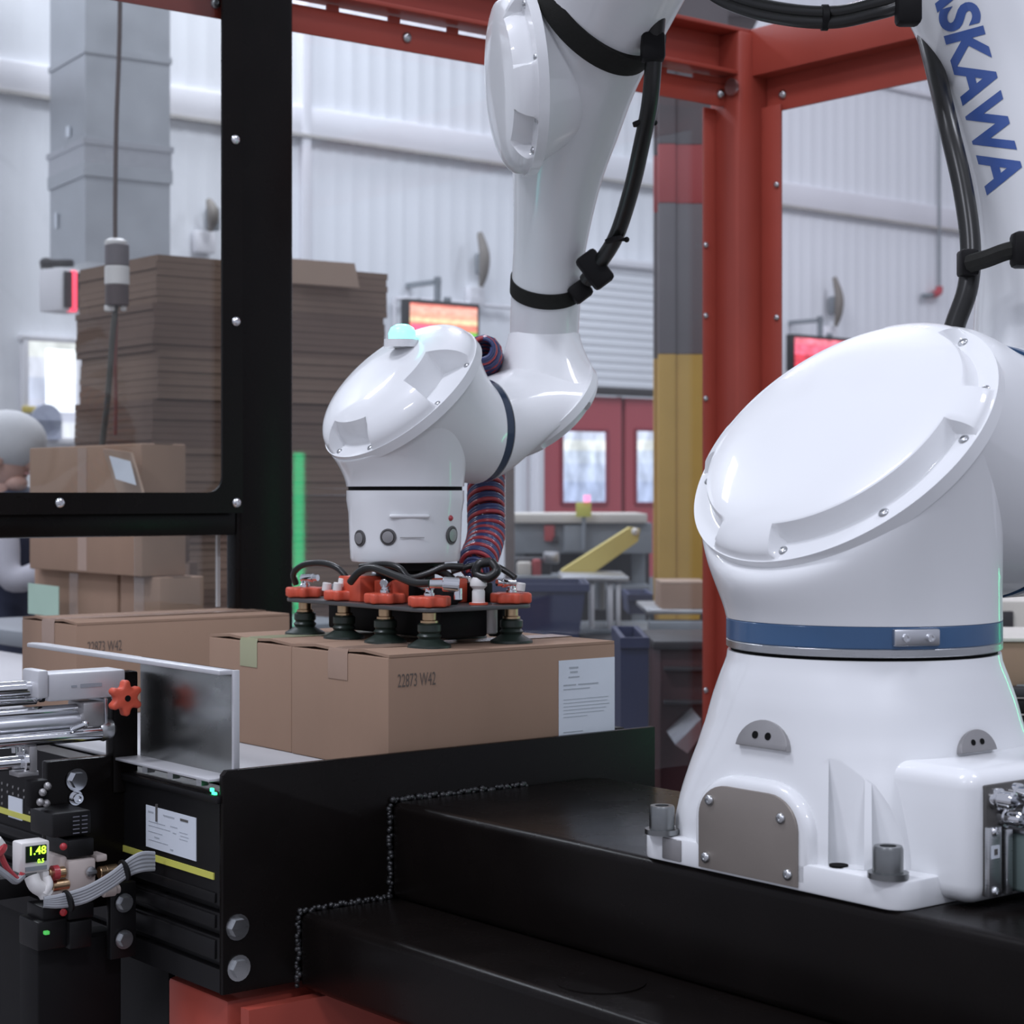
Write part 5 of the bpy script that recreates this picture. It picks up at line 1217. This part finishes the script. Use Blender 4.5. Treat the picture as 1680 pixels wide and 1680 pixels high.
mb = MB(); mb.tube([hd+V((-.08, -.05, -.15)), hd+V((0, -.09, -.16)), hd+V((.09, -.05, -.17)), hd+V((.10, .03, -.17))], .024, n=10); obj('collar', mb, mat('pale_blue_collar', (.35, .48, .62), .8, noise=.1), pe_)

# ------------------------------------------------------------------ background centre: tables, bins, yellow guard
tb1 = thing('steel_bench', 'white-topped steel bench before the red doors', 'bench', V((P(950, 850, 8.4).x, 8.4, 0)))
def pxbox(mb, x0, y0, x1, y1, d, dep, bev=.004):
    a, b = P(x0, y0, d), P(x1, y1, d); mb.box(((a.x+b.x)/2, d+dep/2, (a.z+b.z)/2), abs(b.x-a.x), dep, abs(a.z-b.z), bev=bev)
mb = MB(); pxbox(mb, 838, 843, 1062, 858, 8.4, .7); obj('bench_top', mb, M_CREAM, tb1)
mb = MB(); pxbox(mb, 842, 858, 1070, 908, 8.45, .6); obj('apron', mb, M_GREY, tb1)
for x in (850, 1052):
    a = P(x, 900, 8.5); mb = MB(); mb.box((a.x, 8.7, a.z/2), .06, .06, a.z, bev=.004); obj('leg', mb, M_GREY, tb1)
for (x0, y0, x1, y1, m, nm) in ((893, 862, 910, 888, M_REDC, 'red_switch'), (905, 880, 916, 892, M_DGREY, 'dark_socket'), (925, 862, 960, 905, M_GREY, 'control_plate')):
    mb = MB(); pxbox(mb, x0, y0, x1, y1, 8.41, .04); obj(nm, mb, m, tb1)
mb = MB(); a = P(846, 908, 8.9); b = P(1066, 908, 8.9); mb.box(((a.x+b.x)/2, 8.95, a.z/2), b.x-a.x, .04, a.z); obj('back_panel', mb, M_DGREY, tb1)
mb = MB(); pxbox(mb, 846, 960, 1066, 968, 8.5, .45); obj('lower_shelf', mb, M_GREY, tb1)
bpst = thing('grey_brown_post', 'grey brown upright post just right of the coiled hose', 'post', V((P(836, 900, 7.6).x, 7.6, 0)))
mb = MB(); mb.box((P(836, 900, 7.6).x, 7.6, (ZC+.12)/2), .04, .06, ZC+.12, bev=.004); obj('upright', mb, mat('grey_brown', (.16, .13, .125), .6, noise=.15), bpst)
mb = MB(); mb.box((P(836, 900, 7.6).x, 7.6, .01), .14, .14, .02, bev=.003); obj('foot_plate', mb, mat('grey_brown', (.16, .13, .125)), bpst)
nt = thing('yellow_tag', 'small yellow tag on a thin stand before the red door', 'tag', P(957, 850, 8.35))
mb = MB(); pxbox(mb, 945, 824, 970, 848, 8.35, .01, .001); obj('tag_card', mb, M_YEL, nt)
mb = MB(); mb.cyl(P(958, 900, 8.37), P(958, 845, 8.37), .008, n=8); obj('stand_rod', mb, M_GREY, nt)
mb = MB(); mb.cyl(P(963, 824, 8.35), P(963, 812, 8.35), .016, n=10); obj('tag_lamp', mb, mat('pink_lamp', (.9, .3, .5), .5, emit=(1, .35, .6), estr=.8, noise=.02), nt)
# inclined yellow guard
yg = thing('yellow_chute_guard', 'yellow inclined chute guard above the steel frame', 'guard', P(985, 950, 7.2))
a, b, c_, d_ = P(918, 948, 7.2), P(1036, 864, 7.2), P(1052, 872, 7.2), P(1048, 890, 7.2)
poly = [P(918, 948, 7.2), P(922, 936, 7.2), P(1034, 865, 7.2), P(1050, 868, 7.2), P(1047, 888, 7.2), P(965, 946, 7.2)]
mb = MB(); mb.loft([poly, [p+V((0, .12, 0)) for p in poly]]); obj('guard_sheet', mb, M_YELG, yg, sharp=20)
mb = MB(); mb.sphere(P(1042, 872, 7.19), .014, 10); obj('guard_bolt', mb, M_PLW, yg)
mb = MB(); mb.cyl(P(985, 940, 7.3), P(985, 1000, 7.3), .02, n=8); obj('guard_post', mb, M_GREY, yg)
# steel frame with legs and dark blue bins
sf = thing('roller_stand', 'grey steel roller frame under the yellow guard', 'frame', V((P(980, 1000, 6.8).x, 6.8, 0)))
mb = MB(); pxbox(mb, 922, 946, 1032, 955, 6.8, .5); obj('top_rail', mb, M_ALUP, sf)
for x0, x1 in ((966, 975), (996, 1006), (1010, 1018), (925, 930)):
    a = P((x0+x1)/2, 955, 6.85); mb = MB(); mb.box((a.x, 6.85, a.z/2), (x1-x0)/F*6.85, .04, a.z, bev=.003); obj('leg', mb, M_ALUP, sf)
mb = MB(); pxbox(mb, 905, 1034, 1080, 1042, 6.75, .5); obj('lower_rail', mb, M_GREY, sf)
for (lab, x0, y0, x1, y1, d, m) in (('wide dark navy bin behind the red knob on the gripper corner', 700, 958, 962, 1053, 6.4, M_NAVY), ('tall dark blue bin right of the labelled carton', 1018, 1046, 1064, 1760, 4.7, M_NAVY), ('small navy bin beside the yellow column foot', 1030, 975, 1072, 1008, 7.6, M_NAVY)):
    a, b = P(x0, y0, d), P(x1, y1, d); o = thing('plastic_bin', lab, 'bin', V(((a.x+b.x)/2, d+.2, b.z)), 'plastic bins')
    w = b.x-a.x; mb = MB(); cx = (a.x+b.x)/2; cy = d+.2
    def rg(z, k, e=.0): return [V((cx+sx*(w/2*k-e), cy+sy*(.2*k-e), z)) for sx, sy in ((-1, -1), (1, -1), (1, 1), (-1, 1))]
    mb.loft([rg(b.z, .9), rg(a.z, 1.0), rg(a.z, 1.0, .012), rg(b.z+.012, .9, .012)]); obj('tub', mb, m, o, sharp=20)
    mb = MB(); mb.loft([rg(a.z-.025, 1.04), rg(a.z, 1.04), rg(a.z, .98), rg(a.z-.025, .98)], False, False); obj('rim', mb, m, o, sharp=20)
ms = thing('machine_stand', 'dark machine stand below the yellow column and frame', 'machine', V((P(1000, 1100, 6.0).x, 6.0, 0)))
mb = MB(); a = P(680, 1062, 6.2); b = P(1160, 1062, 6.2); mb.box(((a.x+b.x)/2, 6.5, a.z/2), b.x-a.x, .6, a.z, bev=.01); obj('cabinet', mb, M_DGREY, ms)
mb = MB(); pxbox(mb, 1060, 1000, 1165, 1008, 6.15, .5); obj('shelf', mb, M_ALUP, ms)
mb = MB(); pxbox(mb, 1066, 1020, 1160, 1040, 6.12, .1); obj('rail', mb, M_GREY, ms)
for x in (1066, 1150): mb = MB(); pxbox(mb, x, 1008, x+8, 1062, 6.3, .04); obj('post', mb, M_GREY, ms)
o = thing('carton', 'small brown carton on the shelf at the yellow column foot', 'carton', P(1122, 1000, 6.2))
mb = MB(); pxbox(mb, 1084, 957, 1160, 1000, 6.2, .26); obj('body', mb, M_CARD, o)
mb = MB(); pxbox(mb, 1084, 955, 1160, 957.5, 6.2, .26, 0); obj('top_flap', mb, M_CARDL, o)
cl = thing('clutter_fitting', 'dark clutter of fittings under the steel bench', 'fittings', P(880, 950, 7.9))
for (x0, y0, x1, y1, m, nm) in ((845, 915, 905, 945, M_DGREY, 'motor'), (873, 918, 888, 948, M_REDC, 'red_valve'), (892, 906, 918, 925, M_ALUP, 'manifold'), (848, 922, 872, 945, M_CREAM, 'canister')):
    mb = MB(); pxbox(mb, x0, y0, x1, y1, 7.9 if m is M_DGREY else 7.85, .12, .01); obj(nm, mb, m, cl)
mb = MB(); pxbox(mb, 845, 945, 960, 951, 7.8, .3); obj('tray', mb, M_GREY, cl)
# red-brown machine behind the red post
rm = thing('maroon_cabinet', 'dark maroon machine cabinet between the black plate and the red post', 'cabinet', V((P(1120, 1200, 5.2).x, 5.4, 0)))
a = P(1082, 1062, 5.2); b = P(1190, 1062, 5.2); mb = MB(); mb.box(((a.x+b.x)/2, 5.4, a.z/2), b.x-a.x, .4, a.z, bev=.01); obj('body', mb, mat('maroon_dark', (.055, .018, .02), .45, noise=.35, nscale=6), rm)
mb = MB(); pxbox(mb, 1072, 1052, 1200, 1066, 5.18, .44); obj('lid', mb, M_DGREY, rm)
for y in (1095, 1150): mb = MB(); pxbox(mb, 1090, y, 1180, y+6, 5.17, .03, .002); obj('trim_strip', mb, M_DGREY, rm)
cq = [P(1108, 1222, 4.9), P(1150, 1180, 4.9), P(1152, 1205, 4.9), P(1128, 1236, 4.9)]
mb = MB(); mb.loft([cq, [p+V((0, .28, 0)) for p in cq]]); obj('chute_lip', mb, M_ALU, rm, sharp=20)
# second conveyor and carton right of the robot
oc = thing('outfeed_conveyor', 'dark outfeed conveyor with cream side behind the robot base', 'conveyor', V((P(1720, 1130, 3.7).x, 3.9, 0)))
mb = MB(); pxbox(mb, 1632, 1127, 1960, 1145, 3.7, .5); obj('bed', mb, M_DGREY, oc)
for k in range(7):
    q0 = P(1640+k*40, 1130, 3.72); mb = MB(); mb.cyl((q0.x, 3.72, q0.z), (q0.x, 4.18, q0.z), .016, n=12); obj('roller', mb, M_STEEL, oc)
mb = MB(); pxbox(mb, 1636, 1150, 1960, 1172, 3.68, .05); pxbox(mb, 1640, 1178, 1960, 1190, 3.66, .05); obj('guard_strip', mb, M_BLACKM, oc)
mb = MB(); pxbox(mb, 1640, 1196, 1960, 1270, 3.6, .06); obj('cream_side', mb, M_CREAM, oc)
for x in (1660, 1900): a = P(x, 1190, 3.8); mb = MB(); mb.box((a.x, 3.9, a.z/2), .06, .06, a.z, bev=.004); obj('leg', mb, M_GREY, oc)
o = thing('carton', 'brown carton riding the outfeed conveyor right of the robot base', 'carton', P(1740, 1127, 3.75))
mb = MB(); pxbox(mb, 1634, 1053, 1860, 1126.4, 3.72, .3); obj('body', mb, M_CARD, o)
mb = MB(); pxbox(mb, 1634, 1047, 1860, 1053, 3.715, .31, .001); obj('top_flap', mb, M_CREAM, o)
wb = thing('white_cabinet', 'pale cabinet with dark window behind the outfeed carton', 'cabinet', V((P(1750, 1000, 5.0).x, 5.2, 0)))
a = P(1600, 985, 5.0); b = P(1960, 985, 5.0); mb = MB(); mb.box(((a.x+b.x)/2, 5.2, a.z/2), b.x-a.x, .4, a.z, bev=.01); obj('body', mb, M_CREAM, wb)
mb = MB(); pxbox(mb, 1636, 1003, 1663, 1040, 4.99, .02, .002); obj('dark_window', mb, M_DGREY, wb)
# green signal column on the far right of the cell
sgl = thing('signal_column', 'slim green signal light column right of the robot', 'signal light', V((W(1.615, -.53, 0).x, W(1.615, -.53, 0).y, 0)))
mb = MB(); mb.cyl(V((sgl.location.x, sgl.location.y, 0)), V((sgl.location.x, sgl.location.y, ZC-.45)), .016, n=16); obj('post', mb, M_BLACK, sgl)
mb = MB(); mb.cyl(V((sgl.location.x, sgl.location.y, ZC-.45)), V((sgl.location.x, sgl.location.y, ZC+.12)), .016, n=16, bev=.004); obj('green_lens', mb, mat('green_lens', (.1, .8, .4), .3, emit=(.04, 1.0, .40), estr=5, noise=.02), sgl)
